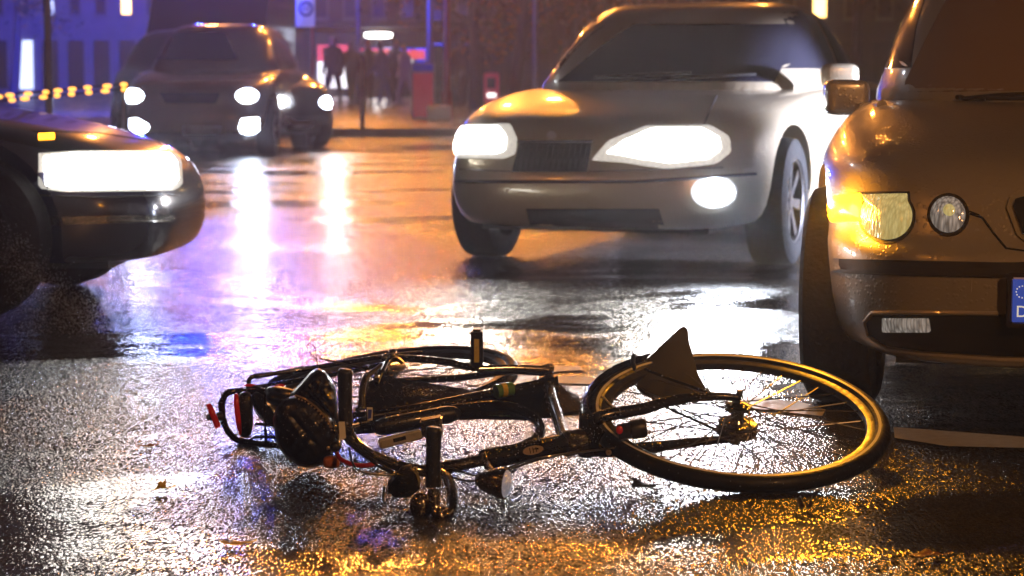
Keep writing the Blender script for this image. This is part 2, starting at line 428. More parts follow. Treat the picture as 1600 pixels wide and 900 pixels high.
def wheel(c, ax, rad, wid, parent, rimmat, spokes=7):
    h = wid / 2; mb = MB()
    mb.lathe(c, ax, [(rad * .66, -h), (rad * .9, -h * 1.03), (rad * .975, -h * .9), (rad, -h * .6), (rad, h * .6), (rad * .975, h * .9), (rad * .9, h * 1.03), (rad * .66, h), (rad * .62, h * .5), (rad * .62, -h * .5)], 48, True)
    o = mb.build('wheel', M['cartyre'], parent)
    mb = MB(); ax = Vector(ax).normalized()
    mb.lathe(c, ax, [(rad * .66, h * .96), (rad * .62, h * .9), (rad * .6, h * .3), (rad * .15, h * .35), (rad * .13, h * .75), (0.001, h * .78)], 48)
    u = ax.orthogonal().normalized(); v = ax.cross(u)
    for k in range(spokes):
        a = 2 * math.pi * k / spokes; d = u * math.cos(a) + v * math.sin(a); t = -u * math.sin(a) + v * math.cos(a)
        q = [Vector(c) + d * rad * r_ + t * w_ * rad + ax * h * z_ for (r_, w_, z_) in ((.12, -.06, .7), (.12, .06, .7), (.63, .085, .8), (.63, -.085, .8))]
        mb.prism(q, ax * (-.02))
    mb.build('rim', rimmat, o); return o
class Car: pass
def make_car(name, label, loc, yaw, L, rings, cab, paint, group=None, nf=5.0, wr=.31, wy=(-.78, None), track=.75, rimm=None, cut=True, hubs=True):
    """yaw: turn of the nose away from -Y (towards -X when positive)."""
    c = Car(); c.root = thing(name, label, 'car', Vector(loc), group)
    # local +Y (nose) -> world direction (-sin yaw, -cos yaw)
    X = Matrix.Translation(Vector(loc)) @ Matrix.Rotation(math.pi - yaw, 4, 'Z')
    c.X = X; ymid = -L * .5
    body = ring_mesh(rings, ymid, nf).build('body', paint, None, xf=X)
    cuts = []
    wy1 = wy[0]; wy2 = wy[1] if wy[1] else -L + .85
    if cut:
        for y in (wy1, wy2):
            for sx in (-1, 1):
                cm = MB(); cm.tube([(sx * (track - .16), y, wr + .01), (sx * (track + .5), y, wr + .01)], wr + .055, 36)
                cuts.append(cm.build('cutter', M['grille'], None, xf=X))
    apply_sub_cut(body, cuts, 1); par(body, c.root)
    cabo = ring_mesh(cab, (cab[0][0] + cab[0][4]) / 2, 4.2, 4.0).build('cabin', paint, None, xf=X)
    apply_sub_cut(cabo, [], 1); par(cabo, c.root)
    c.body, c.cab = body, cabo
    for y in (wy1, wy2):
        for sx in (-1, 1):
            p = X @ Vector((sx * (track), y, wr)); ax = X.to_3x3() @ Vector((sx, 0, 0))
            wheel(p, ax, wr, .2, c.root, rimm or M['rimalu'])
    # dark underside
    mb = MB(); mb.box((0, -L / 2, .3), (track * 1.5, L * .9, .22)); mb.build('underbody', M['grille'], c.root, xf=X)
    c.bb = bvh_of(body); c.cb = bvh_of(cabo); c.all = bvh_of(body, cabo)
    return c

# --- hatchback with the amber indicator, right
L1 = 4.26
rb = lambda L, r0: [(a, b, c_, d, -L + e, f) for (a, b, c_, d, e, f) in r0]
bmw_rings = rb(L1, [(-.16, .185, .70, .22, .2, .25), (-.06, .20, .79, .22, .1, .25), (-.02, .24, .83, .25, .05, .3), (0, .34, .855, .34, .02, .4), (-.005, .46, .862, .46, 0, .5), (-.02, .495, .865, .50, .02, .55),
    (-.055, .515, .865, .52, .04, .6), (-.075, .56, .868, .57, .05, .65), (-.10, .62, .868, .63, .06, .72), (-.135, .675, .86, .685, .08, .8), (-.20, .72, .845, .735, .1, .86), (-.38, .77, .825, .785, .15, .88),
    (-.70, .82, .80, .82, .2, .88), (-1.0, .85, .785, .845, .25, .88), (-1.2, .862, .76, .855, .3, .89), (-1.3, .865, .68, .86, .4, .89)])
bmw_cab = [(-1.08, .80, .80, .80, -L1 + .12, .80), (-1.16, .862, .765, .855, -L1 + .16, .88), (-1.55, 1.12, .70, 1.10, -L1 + .32, 1.12), (-1.90, 1.29, .625, 1.27, -L1 + .5, 1.27),
           (-2.02, 1.345, .585, 1.32, -L1 + .62, 1.33), (-2.15, 1.375, .53, 1.36, -L1 + .75, 1.36), (-2.4, 1.39, .40, 1.385, -L1 + 1.0, 1.385)]
bmw = make_car('parked_car', 'beige silver hatchback at right edge with glowing amber indicator and round headlamps', (1.49, 5.30, 0), R(14), L1, bmw_rings, bmw_cab, M['bmw'], track=.74, nf=4.0)
r_ = bmw.root; bb = bmw.bb
o = patch('indicator', bb, [(1300, 306), (1346, 302), (1349, 345), (1300, 347), (1291, 328)], M['amber'], r_, .004, .006)
ho = patch('headlight', bb, [(1347, 304), (1418, 303)] + [(1386 + 40 * math.cos(a), 337 + 38 * math.sin(a)) for a in [R(-48 + k * 12) for k in range(23)]][1:], M['lamppark'], r_, .004, .012)
patch('headlight_bezel', bb, [(1340, 300), (1422, 299)] + [(1386 + 45 * math.cos(a), 338 + 43 * math.sin(a)) for a in [R(-48 + k * 12) for k in range(23)]][1:], M['bmwdark'], ho, .001, 0)
ho = patch('headlight', bb, circ(1482, 336, 27, 28), M['lampclear'], r_, .006, .012)
patch('headlight_bezel', bb, circ(1482, 336, 33, 34), M['bmwdark'], ho, .002, 0)
patch('lens_ring', bb, circ(1486, 332, 9, 9), M['lamppark'], ho, .020, .004, rings=3)
kd = patch('kidney_grille', bb, [(1573, 325), (1578, 308), (1600, 303), (1690, 303), (1700, 320), (1690, 375), (1670, 388), (1610, 384), (1590, 370)], M['bright'], r_, .006, .01)
patch('grille_mesh', bb, [(1583, 325), (1587, 314), (1604, 310), (1684, 310), (1691, 322), (1683, 370), (1668, 380), (1614, 377), (1598, 366)], M['grille'], kd, .014, .006)
kd = patch('kidney_grille', bb, [(1715, 320), (1725, 303), (1830, 303), (1850, 320), (1835, 378), (1800, 390), (1735, 388), (1722, 375)], M['bright'], r_, .006, .01)
patch('grille_mesh', bb, [(1724, 322), (1732, 310), (1824, 310), (1841, 322), (1828, 372), (1796, 382), (1740, 380), (1730, 370)], M['grille'], kd, .014, .006)
patch('bumper_trim', bb, [(1273, 402), (1330, 405), (1560, 410), (1900, 410), (1900, 436), (1560, 434), (1545, 434), (1330, 428), (1273, 420)], M['bmwdark'], r_, .003, .0, rings=16, n=120)
fl = patch('lower_grille', bb, [(1353, 503), (1364, 490), (1420, 489), (1560, 491), (1900, 495), (1900, 562), (1560, 556), (1440, 548), (1385, 540), (1358, 522)], M['grille'], r_, .002, .0, rings=16, n=120)
line_on('bumper_crease', bb, [(1560, 490), (1420, 488), (1364, 489), (1352, 503), (1357, 524), (1388, 545), (1440, 553), (1560, 562), (1700, 566)], .006, M['bmw'], r_, .002)
patch('fog_light', bb, [(1381, 497), (1452, 497), (1455, 518), (1381, 518)], M['lampclear'], r_, .007, .004)
patch('tow_cover', bb, [(1489, 437), (1519, 437), (1518, 456), (1491, 456)], M['bmw'], r_, .002, 0)
line_on('hood_seam', bb, [(1545, 352), (1530, 336), (1515, 330)], .002, M['grille'], r_, 0)
line_on('hood_seam', bb, [(1516, 334), (1535, 340), (1553, 365), (1572, 388), (1600, 392), (1800, 392)], .003, M['grille'], r_, 0)
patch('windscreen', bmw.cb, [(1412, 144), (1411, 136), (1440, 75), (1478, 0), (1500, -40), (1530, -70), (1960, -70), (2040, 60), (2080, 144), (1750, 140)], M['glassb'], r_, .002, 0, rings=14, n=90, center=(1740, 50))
line_on('wiper', bmw.all, [(1495, 158), (1560, 152), (1640, 149)], .007, M['bmwdark'], r_, .012)
line_on('wiper', bmw.all, [(1540, 160), (1640, 160), (1740, 150)], .007, M['bmwdark'], r_, .012)
# side windows through the local frame: right flank seen from beside
def side_window(c, pts, sx, m, name='window'):
    # pts: local (y,z) outline pushed on to the cabin from the side
    inv = c.X; V = []; n = len(pts); cen = Vector((sum(p[0] for p in pts) / n, sum(p[1] for p in pts) / n)); out = resample(pts, 40)
    mb = MB()
    for j in range(6):
        for k in range(40):
            q = cen.lerp(out[k], j / 5); o_ = inv @ Vector((sx * 3, q.x, q.y)); d = (inv.to_3x3() @ Vector((-sx, 0, 0))).normalized()
            h = c.cb.ray_cast(o_, d)
            if h[0] is None: return None
            V.append(h[0] - d * .004)
    for k in range(40): V.append(V[5 * 40 + k] + d * .02)
    mb.add(V, [(j * 40 + k, j * 40 + (k + 1) % 40, (j + 1) * 40 + (k + 1) % 40, (j + 1) * 40 + k) for j in range(6) for k in range(40)])
    return mb.build(name, m, c.root)
for sx in (-1, 1):
    side_window(bmw, [(-1.48, .96), (-1.98, 1.24), (-2.5, 1.27), (-2.5, .96)], sx, M['glass'])
    side_window(bmw, [(-2.56, .96), (-2.56, 1.27), (-3.2, 1.24), (-3.5, 1.08), (-3.45, .97)], sx, M['glass'])
# mirror
mc = P(1322, 152, 7.15); mw = (P(1357, 152, 7.15) - P(1287, 152, 7.15)).length / 2
o = MB().ell(mc, [(mw, 0, 0), (0, .055, 0), (0, 0, .058)], 28, 16, .42).build('mirror', M['bmw'], r_)
a0 = P(1345, 168, 7.17); h = cast(bmw.all, 1378, 165); a1 = h[0] if h else P(1385, 172, 7.3)
MB().tube([a0, (a0 + a1) / 2 + Vector((0, 0, -.003)), a1], [.018, .015, .017], 12).build('mirror_arm', M['bmw'], o)
# plate
pc = Vector((0, .022, .385)); pl = MB().box(pc, (.52, .012, .114)).build('number_plate', M['plate'], r_, xf=bmw.X, bevel=.004)
MB().box(pc + Vector((0, -.006, 0)), (.545, .014, .138)).build('plate_holder', M['bmwdark'], pl, xf=bmw.X, bevel=.004)
bx = .52 / 2 - .026   # the band sits at image left, which is local +x after the half turn
MB().box(pc + Vector((bx, .0055, 0)), (.046, .005, .106)).build('blue_band', M['plateblue'], pl, xf=bmw.X, sm=False)
mb = MB()
for k in range(12):
    a = 2 * math.pi * k / 12; mb.box(pc + Vector((bx + .0145 * math.cos(a), .0088, .022 + .0145 * math.sin(a))), (.003, .002, .003))
mb.build('stars', M['star'], pl, xf=bmw.X, sm=False)
def text(body, size, m, parent, mtx, depth=.0006, name='letter'):
    cu = bpy.data.curves.new(name, 'FONT'); cu.body = body; cu.size = size; cu.extrude = depth; cu.align_x = 'CENTER'; cu.align_y = 'CENTER'
    t = bpy.data.objects.new(name, cu); S.collection.objects.link(t)
    me = bpy.data.meshes.new_from_object(t.evaluated_get(bpy.context.evaluated_depsgraph_get())); bpy.data.objects.remove(t)
    me.transform(mtx); me.materials.append(m); o = bpy.data.objects.new(name, me); S.collection.objects.link(o); par(o, parent); return o
text('D', .040, M['star'], pl, bmw.X @ Matrix.Translation(pc + Vector((bx, .0085, -.028))) @ Matrix.Rotation(math.pi, 4, 'Z') @ Matrix.Rotation(R(90), 4, 'X'))
hi = cast(bb, 1322, 326)
light('POINT', 'indicator_light', hi[0] + hi[1] * .07, None, 60, (1, .36, .02), .03, parent=r_)
light('SPOT', 'indicator_light', hi[0] + hi[1] * .06, hi[0] + Vector((-.35, -1, -.12)), 150, (1, .38, .02), .04, 130, .9, parent=r_)

# --- silver sedan crossing, centre
L2 = 4.6
sed = lambda: rb(L2, [(-.18, .20, .70, .24, .2, .25), (-.05, .21, .80, .24, .1, .25), (-.01, .30, .85, .32, .03, .4), (0, .40, .865, .42, .0, .5), (-.03, .50, .865, .52, .02, .56), (-.08, .53, .868, .56, .04, .6),
    (-.13, .62, .868, .64, .05, .7), (-.19, .69, .86, .72, .08, .8), (-.30, .74, .84, .78, .12, .86), (-.6, .80, .82, .83, .2, .89), (-1.0, .84, .80, .86, .25, .90), (-1.25, .86, .76, .87, .3, .905), (-1.35, .865, .68, .875, .4, .905)])
def sedcab(L): return [(-1.12, .80, .80, .81, -L + .7, .82), (-1.22, .862, .765, .87, -L + .8, .90), (-1.6, 1.07, .70, 1.07, -L + 1.05, 1.07), (-1.95, 1.245, .62, 1.23, -L + 1.35, 1.24), (-2.1, 1.30, .57, 1.285, -L + 1.5, 1.29), (-2.25, 1.33, .50, 1.32, -L + 1.65, 1.32), (-2.5, 1.345, .38, 1.34, -L + 1.9, 1.34)]
car2 = make_car('sedan_car', 'silver sedan crossing behind the bicycle with glaring white headlamps', PZ(905, 10.2, 0), R(19), L2, sed(), sedcab(L2), M['silvercar'], wr=.315, wy=(-.86, None), track=.755)
r_ = car2.root; bb = car2.bb
h1 = patch('headlight', bb, [(660, 246), (672, 202), (692, 194), (798, 194), (808, 216), (806, 240), (788, 248)], M['lampdim'], r_, .004, .01)
patch('lamp_core', bb, [(672, 240), (682, 206), (700, 199), (780, 199), (792, 215), (790, 236), (775, 241)], M['lampon'], h1, .012, .012)
h2 = patch('headlight', bb, [(925, 250), (950, 220), (1010, 197), (1110, 196), (1140, 214), (1142, 238), (1120, 256), (1040, 264), (975, 254)], M['lampdim'], r_, .004, .01)
patch('lamp_core', bb, [(950, 240), (975, 222), (1020, 203), (1095, 202), (1122, 216), (1125, 234), (1105, 249), (1045, 256), (985, 246)], M['lampon'], h2, .012, .012)
line_on('hood_seam', bb, [(700, 192), (745, 165), (800, 145)], .003, M['grille'], r_, 0)
line_on('hood_seam', bb, [(1100, 194), (1110, 170), (1120, 150)], .003, M['grille'], r_, 0)
line_on('bumper_seam', bb, [(664, 262), (800, 268), (930, 268), (1130, 262)], .003, M['grille'], r_, 0)
line_on('wiper', car2.all, [(930, 126), (1010, 122), (1080, 119)], .008, M['grille'], r_, .02)
line_on('wiper', car2.all, [(1050, 127), (1120, 124), (1180, 121)], .008, M['grille'], r_, .02)
patch('badge', bb, circ(862, 212, 7, 6), M['bright'], r_, .006, .003, rings=3, n=20)
g = patch('grille', bb, [(812, 222), (925, 222), (918, 268), (800, 268)], M['grille'], r_, .003, 0)
for k in range(13):
    line_on('grille_slat', bb, [(815 + k * 8.6, 225), (808 + k * 8.6, 266)], .003, M['chrome'], g, .005, n=6, sub=3)
line_on('grille_frame', bb, [(810, 222), (927, 222)], .008, M['chrome'], g, .004)
patch('lower_grille', bb, [(822, 326), (1030, 326), (1040, 358), (830, 358)], M['grille'], r_, .003, 0, rings=10)
line_on('bumper_trim', bb, [(665, 283), (760, 284), (1000, 284), (1100, 278), (1180, 272)], .008, M['bmwdark'], r_, .003)
fg = patch('fog_light', bb, circ(1115, 300, 36, 26), M['lampdim'], r_, .004, .012)  # corner lamp added for the white blob and its glare on the road
patch('lamp_core', bb, circ(1115, 300, 28, 20), M['lampblue'], fg, .02, .006)
patch('windscreen', car2.cb, [(872, 128), (935, 75), (990, 38), (1250, 38), (1212, 128)], M['glass'], r_, .003, 0, rings=12, n=80)
for sx in (-1, 1):
    side_window(car2, [(-1.55, .97), (-2.02, 1.27), (-2.55, 1.31), (-2.55, .97)], sx, M['glass'])
    side_window(car2, [(-2.62, .97), (-2.62, 1.31), (-3.05, 1.27), (-3.4, 1.0), (-3.3, .97)], sx, M['glass'])
for px, py in ((735, 222), (1045, 230)):
    h = cast(bb, px, py); light('SPOT', 'headlight_beam', h[0] + h[1] * .06, (h[0].x * .3 - .1, 0, .35), 420, (1, .95, .85), .07, 110, .8, parent=r_)
h = cast(bb, 1115, 300)
light('SPOT', 'added_fog_beam', h[0] + h[1] * .06, (.6, 2, .0), 700, (.82, .88, 1), .10, 120, .8, parent=r_)
# mirror on the near side
mp = car2.X @ Vector((-.93, -1.55, .93)); MB().ell(mp, [(.1, 0, 0), (0, .05, 0), (0, 0, .065)], 20, 12, .5).build('mirror', M['silvercar'], r_)

# --- dark car cutting in from the left edge
L3 = 4.3
nose = P(283, 300, 8.55); lowr = rb(L3, [(-.16, .20, .70, .24, .2, .25), (-.05, .21, .78, .24, .1, .25), (-.01, .30, .83, .32, .03, .4), (0, .40, .845, .42, .0, .5), (-.02, .48, .85, .50, .02, .56),
    (-.05, .55, .85, .57, .05, .7), (-.12, .62, .84, .66, .08, .76), (-.30, .69, .82, .74, .12, .82), (-.6, .76, .80, .79, .2, .86), (-1.0, .82, .78, .83, .25, .88), (-1.25, .84, .74, .85, .3, .89), (-1.35, .845, .66, .855, .4, .89)])
lowcab = [(a, b - .055, c_, d - .055, e, f - .055) for a, b, c_, d, e, f in sedcab(L3)]
car3 = make_car('dark_car', 'dark blue car entering from the left edge with white headlamp stretched along its light trail', (nose.x - .02, 8.95, 0), R(-87), L3, lowr, lowcab, M['darkcar'], wr=.32, wy=(-.72, None), track=.74)
r_ = car3.root; bb = car3.bb
patch('headlight', bb, [(60, 240), (120, 236), (270, 236), (283, 250), (285, 290), (270, 298), (100, 300), (60, 294)], M['lampdim'], r_, .003, .004, rings=10)  # lens drawn long to cover the trail of its light
patch('lamp_core', bb, [(70, 246), (120, 241), (262, 241), (274, 252), (276, 284), (262, 292), (105, 295), (70, 289)], M['lampon'], r_, .010, .003, rings=10)
line_on('hood_seam', bb, [(160, 185), (220, 205), (262, 232)], .003, M['grille'], r_, 0)
line_on('bumper_seam', bb, [(60, 305), (150, 308), (280, 305)], .003, M['grille'], r_, 0)
patch('side_repeater', bb, [(60, 210), (85, 209), (85, 217), (60, 218)], M['amber'], r_, .004, .002, rings=3, n=16)
patch('bumper_strip', bb, [(70, 338), (270, 336), (272, 346), (75, 352)], M['chrome'], r_, .003, .0)
line_on('wing_seam', bb, [(50, 205), (150, 207), (250, 222)], .003, M['grille'], r_, 0)
for sx in (-1, 1): side_window(car3, [(-1.5, .92), (-1.95, 1.2), (-2.5, 1.25), (-2.5, .92)], sx, M['glass'])
h = cast(bb, 265, 268)
light('SPOT', 'headlight_beam', h[0] + h[1] * .08, (0, 5, 0), 150, (.75, .84, 1), .07, 100, .8, parent=r_)

# --- two far cars
far_r = lambda: rb(4.5, [(-.15, .22, .72, .25, .2, .25), (-.02, .30, .86, .32, .05, .4), (0, .45, .88, .47, 0, .5), (-.05, .58, .88, .6, .04, .6), (-.10, .70, .88, .74, .06, .75), (-.2, .80, .86, .86, .1, .9), (-.6, .9, .84, .95, .2, 1.0), (-1.1, .98, .80, 1.0, .25, 1.02), (-1.2, 1.0, .7, 1.01, .4, 1.03)])
far_c = [(-1.0, .96, .82, .97, -4.4, 1.0), (-1.1, 1.0, .79, 1.0, -4.3, 1.04), (-1.5, 1.28, .70, 1.26, -4.1, 1.26), (-1.8, 1.46, .62, 1.44, -3.9, 1.44), (-2.0, 1.53, .52, 1.51, -3.7, 1.51), (-2.3, 1.56, .4, 1.55, -3.4, 1.55)]
carA = make_car('oncoming_car', 'ivory car with dazzling bluish headlamps and fog lamps in the far left', PZ(297, 24.6, 0), R(2), 4.5, far_r(), far_c, M['taxi'], wr=.33, track=.77)
r_ = carA.root; bb = carA.bb
for cx in (207, 386):
    patch('headlight', bb, circ(cx, 150, 17, 11), M['lampfar'], r_, .005, .02, rings=4, n=24)
    h = cast(bb, cx, 150); light('SPOT', 'headlight_beam', h[0] + h[1] * .1, (h[0].x * .2, 0, .6), 520, (.5, .6, 1), .09, 60, .8, parent=r_)
patch('fog_light', bb, [(203, 186), (214, 185), (233, 196), (231, 203), (214, 212), (203, 208)], M['lampfar'], r_, .005, .01, rings=4, n=24)
patch('fog_light', bb, [(378, 186), (404, 184), (405, 210), (379, 211), (373, 200)], M['lampfar'], r_, .005, .01, rings=4, n=24)
patch('number_plate', bb, [(286, 197), (346, 197), (346, 211), (286, 211)], M['plate'], r_, .005, 0, rings=3, n=24)
patch('windscreen', carA.cb, [(222, 94), (240, 50), (352, 50), (372, 94)], M['glass'], r_, .005, 0, rings=6, n=40)
patch('grille', bb, [(250, 145), (345, 145), (338, 162), (257, 162)], M['grille'], r_, .005, 0, rings=4, n=30)
carB = make_car('dark_suv', 'dark car with amber glints on its hood behind the dazzling ivory car', PZ(447, 27.2, 0), R(-30), 4.5, far_r(), far_c, M['bluecar'], wr=.34, track=.77)
r_ = carB.root; bb = carB.bb
for cx, rx in ((410, 16), (513, 14)):
    patch('headlight', bb, circ(cx, 160, rx, 10), M['lampfar'], r_, .005, .02, rings=4, n=24)
    h = cast(bb, cx, 160)
    if h: light('SPOT', 'headlight_beam', h[0] + h[1] * .1, (h[0].x * .35, 0, .2), 240, (.95, .95, 1), .09, 60, .8, parent=r_)
patch('number_plate', bb, [(448, 190), (490, 190), (490, 202), (448, 202)], M['plate'], r_, .005, 0, rings=3, n=24)
patch('windscreen', carB.cb, [(400, 122), (408, 90), (455, 92), (475, 122)], M['glass'], r_, .005, 0, rings=6, n=40)

# --- van added behind the two far cars to carry beacons for the blue glow
va, vb = PZ(212, 33, 0), PZ(400, 33, 0); van = thing('added_beacon_van', 'added dark blue van carrying beacons for the blue glow, behind the dazzling ivory car in the far left', 'van', (va + vb) / 2)
mb = MB(); mb.prism([(va.x, 33, .35), (va.x, 33, 1.1), (va.x + .02, 33.55, 1.25), (va.x + .12, 34.3, 2.45), (va.x + .15, 38, 2.5), (va.x + .05, 38.3, .35)], (vb.x - va.x, 0, 0))
vbody = mb.build('body', M['bluecar'], van, bevel=.06)
mb = MB(); mb.prism([(va.x + .22, 33.62, 1.32), (va.x + .28, 34.18, 2.28), (vb.x - .28, 34.18, 2.28), (vb.x - .22, 33.62, 1.32)], (0, -.05, .02)); mb.build('windscreen', M['glass'], van)
MB().box(((va.x + vb.x) / 2, 32.97, .85), (.9, .05, .28)).build('grille', M['grille'], van)
MB().box(((va.x + vb.x) / 2, 32.95, .5), (vb.x - va.x, .2, .28)).build('bumper', M['bmwdark'], van, bevel=.03)
for sx in (-1, 1):
    for yy in (34.0, 37.2): wheel(Vector(((va.x + vb.x) / 2 + sx * .8, yy, .35)), (sx, 0, 0), .35, .22, van, M['rimalu'])
    c_ = Vector(((va.x + vb.x) / 2 + sx * .55, 37.3, 2.56)); MB().ell(c_, [(.2, 0, 0), (0, .16, 0), (0, 0, .11)], 20, 12, .6).build('beacon', M['beacon'], van)
    light('SPOT', 'beacon_light', c_ + Vector((0, 0, .20)), (-20, 60, 6), 700000, (.015, .05, 1), .08, 76, .7, parent=van)  # spots turned on the left facade to make the upper-left blue glow
    light('POINT', 'beacon_light', c_ + Vector((0, -.2, .22)), None, 5500, (.02, .06, 1), .08, parent=van)

# ------------------------------------------------------------------ bicycle
bike = thing('bicycle', 'black city bicycle lying on its side on the wet road', 'bicycle', G(780, 735))
def pt(*a): return [P(*q) for q in a]
def T(name, pts, r, m, parent=None, n=12, smooth=8):
    return MB().tube(pt(*pts), r, n, smooth=smooth).build(name, m, parent or bike)
# bicycle wheels
def bwheel(C, e1, e2, Rr, tyre_r, dynamo, ns=36, stripe=True):
    e1 = e1.normalized(); e2 = (e2 - e1 * e2.dot(e1)).normalized(); n = e1.cross(e2).normalized()
    mb = MB(); rc = Rr - tyre_r
    mb.lathe(C, n, [(rc + tyre_r * math.cos(a), tyre_r * math.sin(a)) for a in [2 * math.pi * k / 16 for k in range(16)]], 96, True)
    wh = mb.build('wheel', M['rubber'], bike)
    # tread ribs
    mb = MB(); rr = rc - tyre_r * .8
    mb.lathe(C, n, [(rr + .006, -.012), (rr + .006, .012), (rr - .004, .013), (rr - .018, .009), (rr - .021, 0), (rr - .018, -.009), (rr - .004, -.013)], 96, True)
    rim = mb.build('rim', M['rimalu'], wh)
    if stripe:
        mb = MB(); N_ = 96
        a0 = rc - tyre_r * .30
        for sgn in (1,):
            mb.lathe(C, n, [(a0 - .0035, tyre_r * .985 * .98), (a0 + .0035, tyre_r * .985), (a0 + .0035, tyre_r * .9), (a0 - .0035, tyre_r * .9)], 96, True)
        mb.build('reflective_stripe', M['stripe'], wh)
    # hub
    if dynamo:
        prof = [(.001, .074), (.008, .074), (.009, .062), (.006, .060), (.006, .046), (.012, .044), (.030, .036), (.033, .030), (.016, .022), (.0135, .0), (.018, -.006), (.046, -.010), (.050, -.018), (.050, -.034), (.044, -.040), (.012, -.042), (.008, -.048), (.010, -.066), (.001, -.068)]
    else:
        prof = [(.001, .08), (.008, .08), (.008, .05), (.028, .04), (.028, .03), (.02, .02), (.02, -.02), (.03, -.03), (.05, -.045), (.05, -.05), (.008, -.055), (.008, -.08), (.001, -.08)]
    MB().lathe(C, n, prof, 36).build('hub', M['chrome'], wh)
    mb = MB(); rs = rr - .019
    for k in range(ns):
        side = 1 if k % 2 else -1; a = 2 * math.pi * k / ns + .05
        off = (.78 if (k // 2) % 2 else -.78)
        hr = (.030 if side > 0 else .047) if dynamo else .03; hh = (.033 if side > 0 else -.018) if dynamo else side * .035
        p0 = C + (e1 * math.cos(a + off) + e2 * math.sin(a + off)) * hr + n * hh
        p1 = C + (e1 * math.cos(a) + e2 * math.sin(a)) * rs
        mb.tube([p0, p1], .0017, 5)
        mb.tube([p1, p1.lerp(p0, .04)], .0022, 5)
    mb.build('spokes', M['steel'], wh)
    return wh, n
tau = R(16.2); e1 = Vector((math.cos(R(2)), 0, -math.sin(R(2)))); e2 = Vector((0, math.cos(tau), math.sin(tau)))
Rw = .365
C1 = G(1151, 773); C1 = Vector((P(1152, 668, C1.y + Rw * math.cos(tau)).x, C1.y + Rw * math.cos(tau), Rw * math.sin(tau) + .014))
fw, n1 = bwheel(C1, e1, e2, Rw, .021, True)
def W(u, v, h=0): return C1 + e1 * u + e2 * v + n1 * h
MB().tube([W(-.30, .02, .01), W(-.327, .03, .035)], .004, 8).build('valve', M['chrome'], fw)
# front mudguard: channel hugging the tyre from the crown round the far left
def guard(C, ea, eb, n, a0, a1, rad, wd, name, parent, steps=28, flare=None):
    V = []; m = 9
    for i in range(steps + 1):
        a = a0 + (a1 - a0) * i / steps; d = ea * math.cos(a) + eb * math.sin(a)
        wk = wd
        for j in range(m):
            s = -1 + 2 * j / (m - 1); V.append(C + d * (rad - .016 * s * s) + n * (wk * s))
    V2 = []
    for i in range(steps + 1):
        a = a0 + (a1 - a0) * i / steps; d = ea * math.cos(a) + eb * math.sin(a)
        for j in range(m):
            s = -1 + 2 * j / (m - 1); V2.append(C + d * (rad + .003 - .016 * s * s) + n * (wd * 1.05 * s))
    k = len(V); Fc = []
    for i in range(steps):
        for j in range(m - 1):
            Fc.append((i * m + j, i * m + j + 1, (i + 1) * m + j + 1, (i + 1) * m + j)); Fc.append((k + i * m + j, k + (i + 1) * m + j, k + (i + 1) * m + j + 1, k + i * m + j + 1))
        Fc.append((i * m, (i + 1) * m, k + (i + 1) * m, k + i * m)); Fc.append((i * m + m - 1, k + i * m + m - 1, k + (i + 1) * m + m - 1, (i + 1) * m + m - 1))
    for i in (0, steps):
        for j in range(m - 1): Fc.append((i * m + j, k + i * m + j, k + i * m + j + 1, i * m + j + 1))
    return MB().add(V + V2, Fc).build(name, M['blackpaint'], parent)
mg = guard(C1, e1, e2, n1, R(206), R(122), Rw + .012, .030, 'mudguard', bike)
# rubber mudflap, flaring wide behind the tyre
fl_px = [(997, 578, 5.40), (1012, 560, 5.45), (1040, 533, 5.50), (1060, 514, 5.52), (1070, 509, 5.52), (1075, 515, 5.52), (1077, 540, 5.51), (1083, 565, 5.48), (1093, 590, 5.42), (1103, 606, 5.40), (1100, 618, 5.38), (1080, 624, 5.36), (1045, 625, 5.35), (1010, 620, 5.34), (995, 608, 5.34)]
MB().prism(pt(*fl_px), (.0, .006, -.002)).build('mudflap', M['flap'], mg, bevel=.0015)
T('stay_hook', [(993, 578, 5.36), (989, 568, 5.36), (990, 556, 5.36), (993, 553, 5.36)], [.006, .006, .0055, .003], M['blackplast'], mg)
top_n = W(0, 0, .060); bot_n = W(0, 0, -.052)
T('mudguard_stay', [(1008, 577, 5.36), (1060, 597, 5.3), (1115, 615, 5.2)], .0035, M['blackpaint'], mg); MB().tube([P(1115, 615, 5.2), top_n], .004, 8).build('mudguard_stay', M['blackpaint'], mg)
MB().tube([P(999, 608, 5.3), P(1040, 636, 5.25), bot_n], .0035, 8).build('mudguard_stay', M['blackpaint'], mg)
# fork
crown = W(-.365, -.118, .0)
mb = MB(); cu = crown + n1 * .045; cl = crown - n1 * .045
mb.tube([crown + (crown - C1).normalized() * .01 + n1 * .02, cu + (C1 - crown) * .10, W(-.24, -.075, .052), W(-.15, -.035, .062), W(-.06, -.006, .060), W(.004, 0, .056)], [.017, .0155, .0145, .0125, .0105, .010], 14, smooth=8)
fk = mb.build('fork', M['blackpaint'], bike)
mb = MB(); mb.tube([crown + (crown - C1).normalized() * .01 - n1 * .02, cl + (C1 - crown) * .10, W(-.24, -.075, -.050), W(-.15, -.035, -.056), W(-.06, -.006, -.056), W(.004, 0, -.052)], [.017, .0155, .0145, .0125, .0105, .010], 14, smooth=8)
mb.tube([crown - n1 * .05, crown + n1 * .05], .021, 14)
mb.build('fork_blade', M['blackpaint'], fk)
ht_b = P(903, 690, 5.0); ht_t = P(757, 718, 4.90)
axd = (ht_t - ht_b).normalized()
MB().tube([crown, ht_b - axd * .01, ht_b + axd * .03], [.026, .026, .026], 16).build('steerer', M['blackpaint'], fk)
mb = MB(); mb.lathe(ht_b, axd, [(.018, -.012), (.030, -.012), (.031, .0), (.029, .012), (.031, .016), (.031, .034), (.026, .038), (.018, .04)], 28); mb.build('headset', M['chrome'], bike)
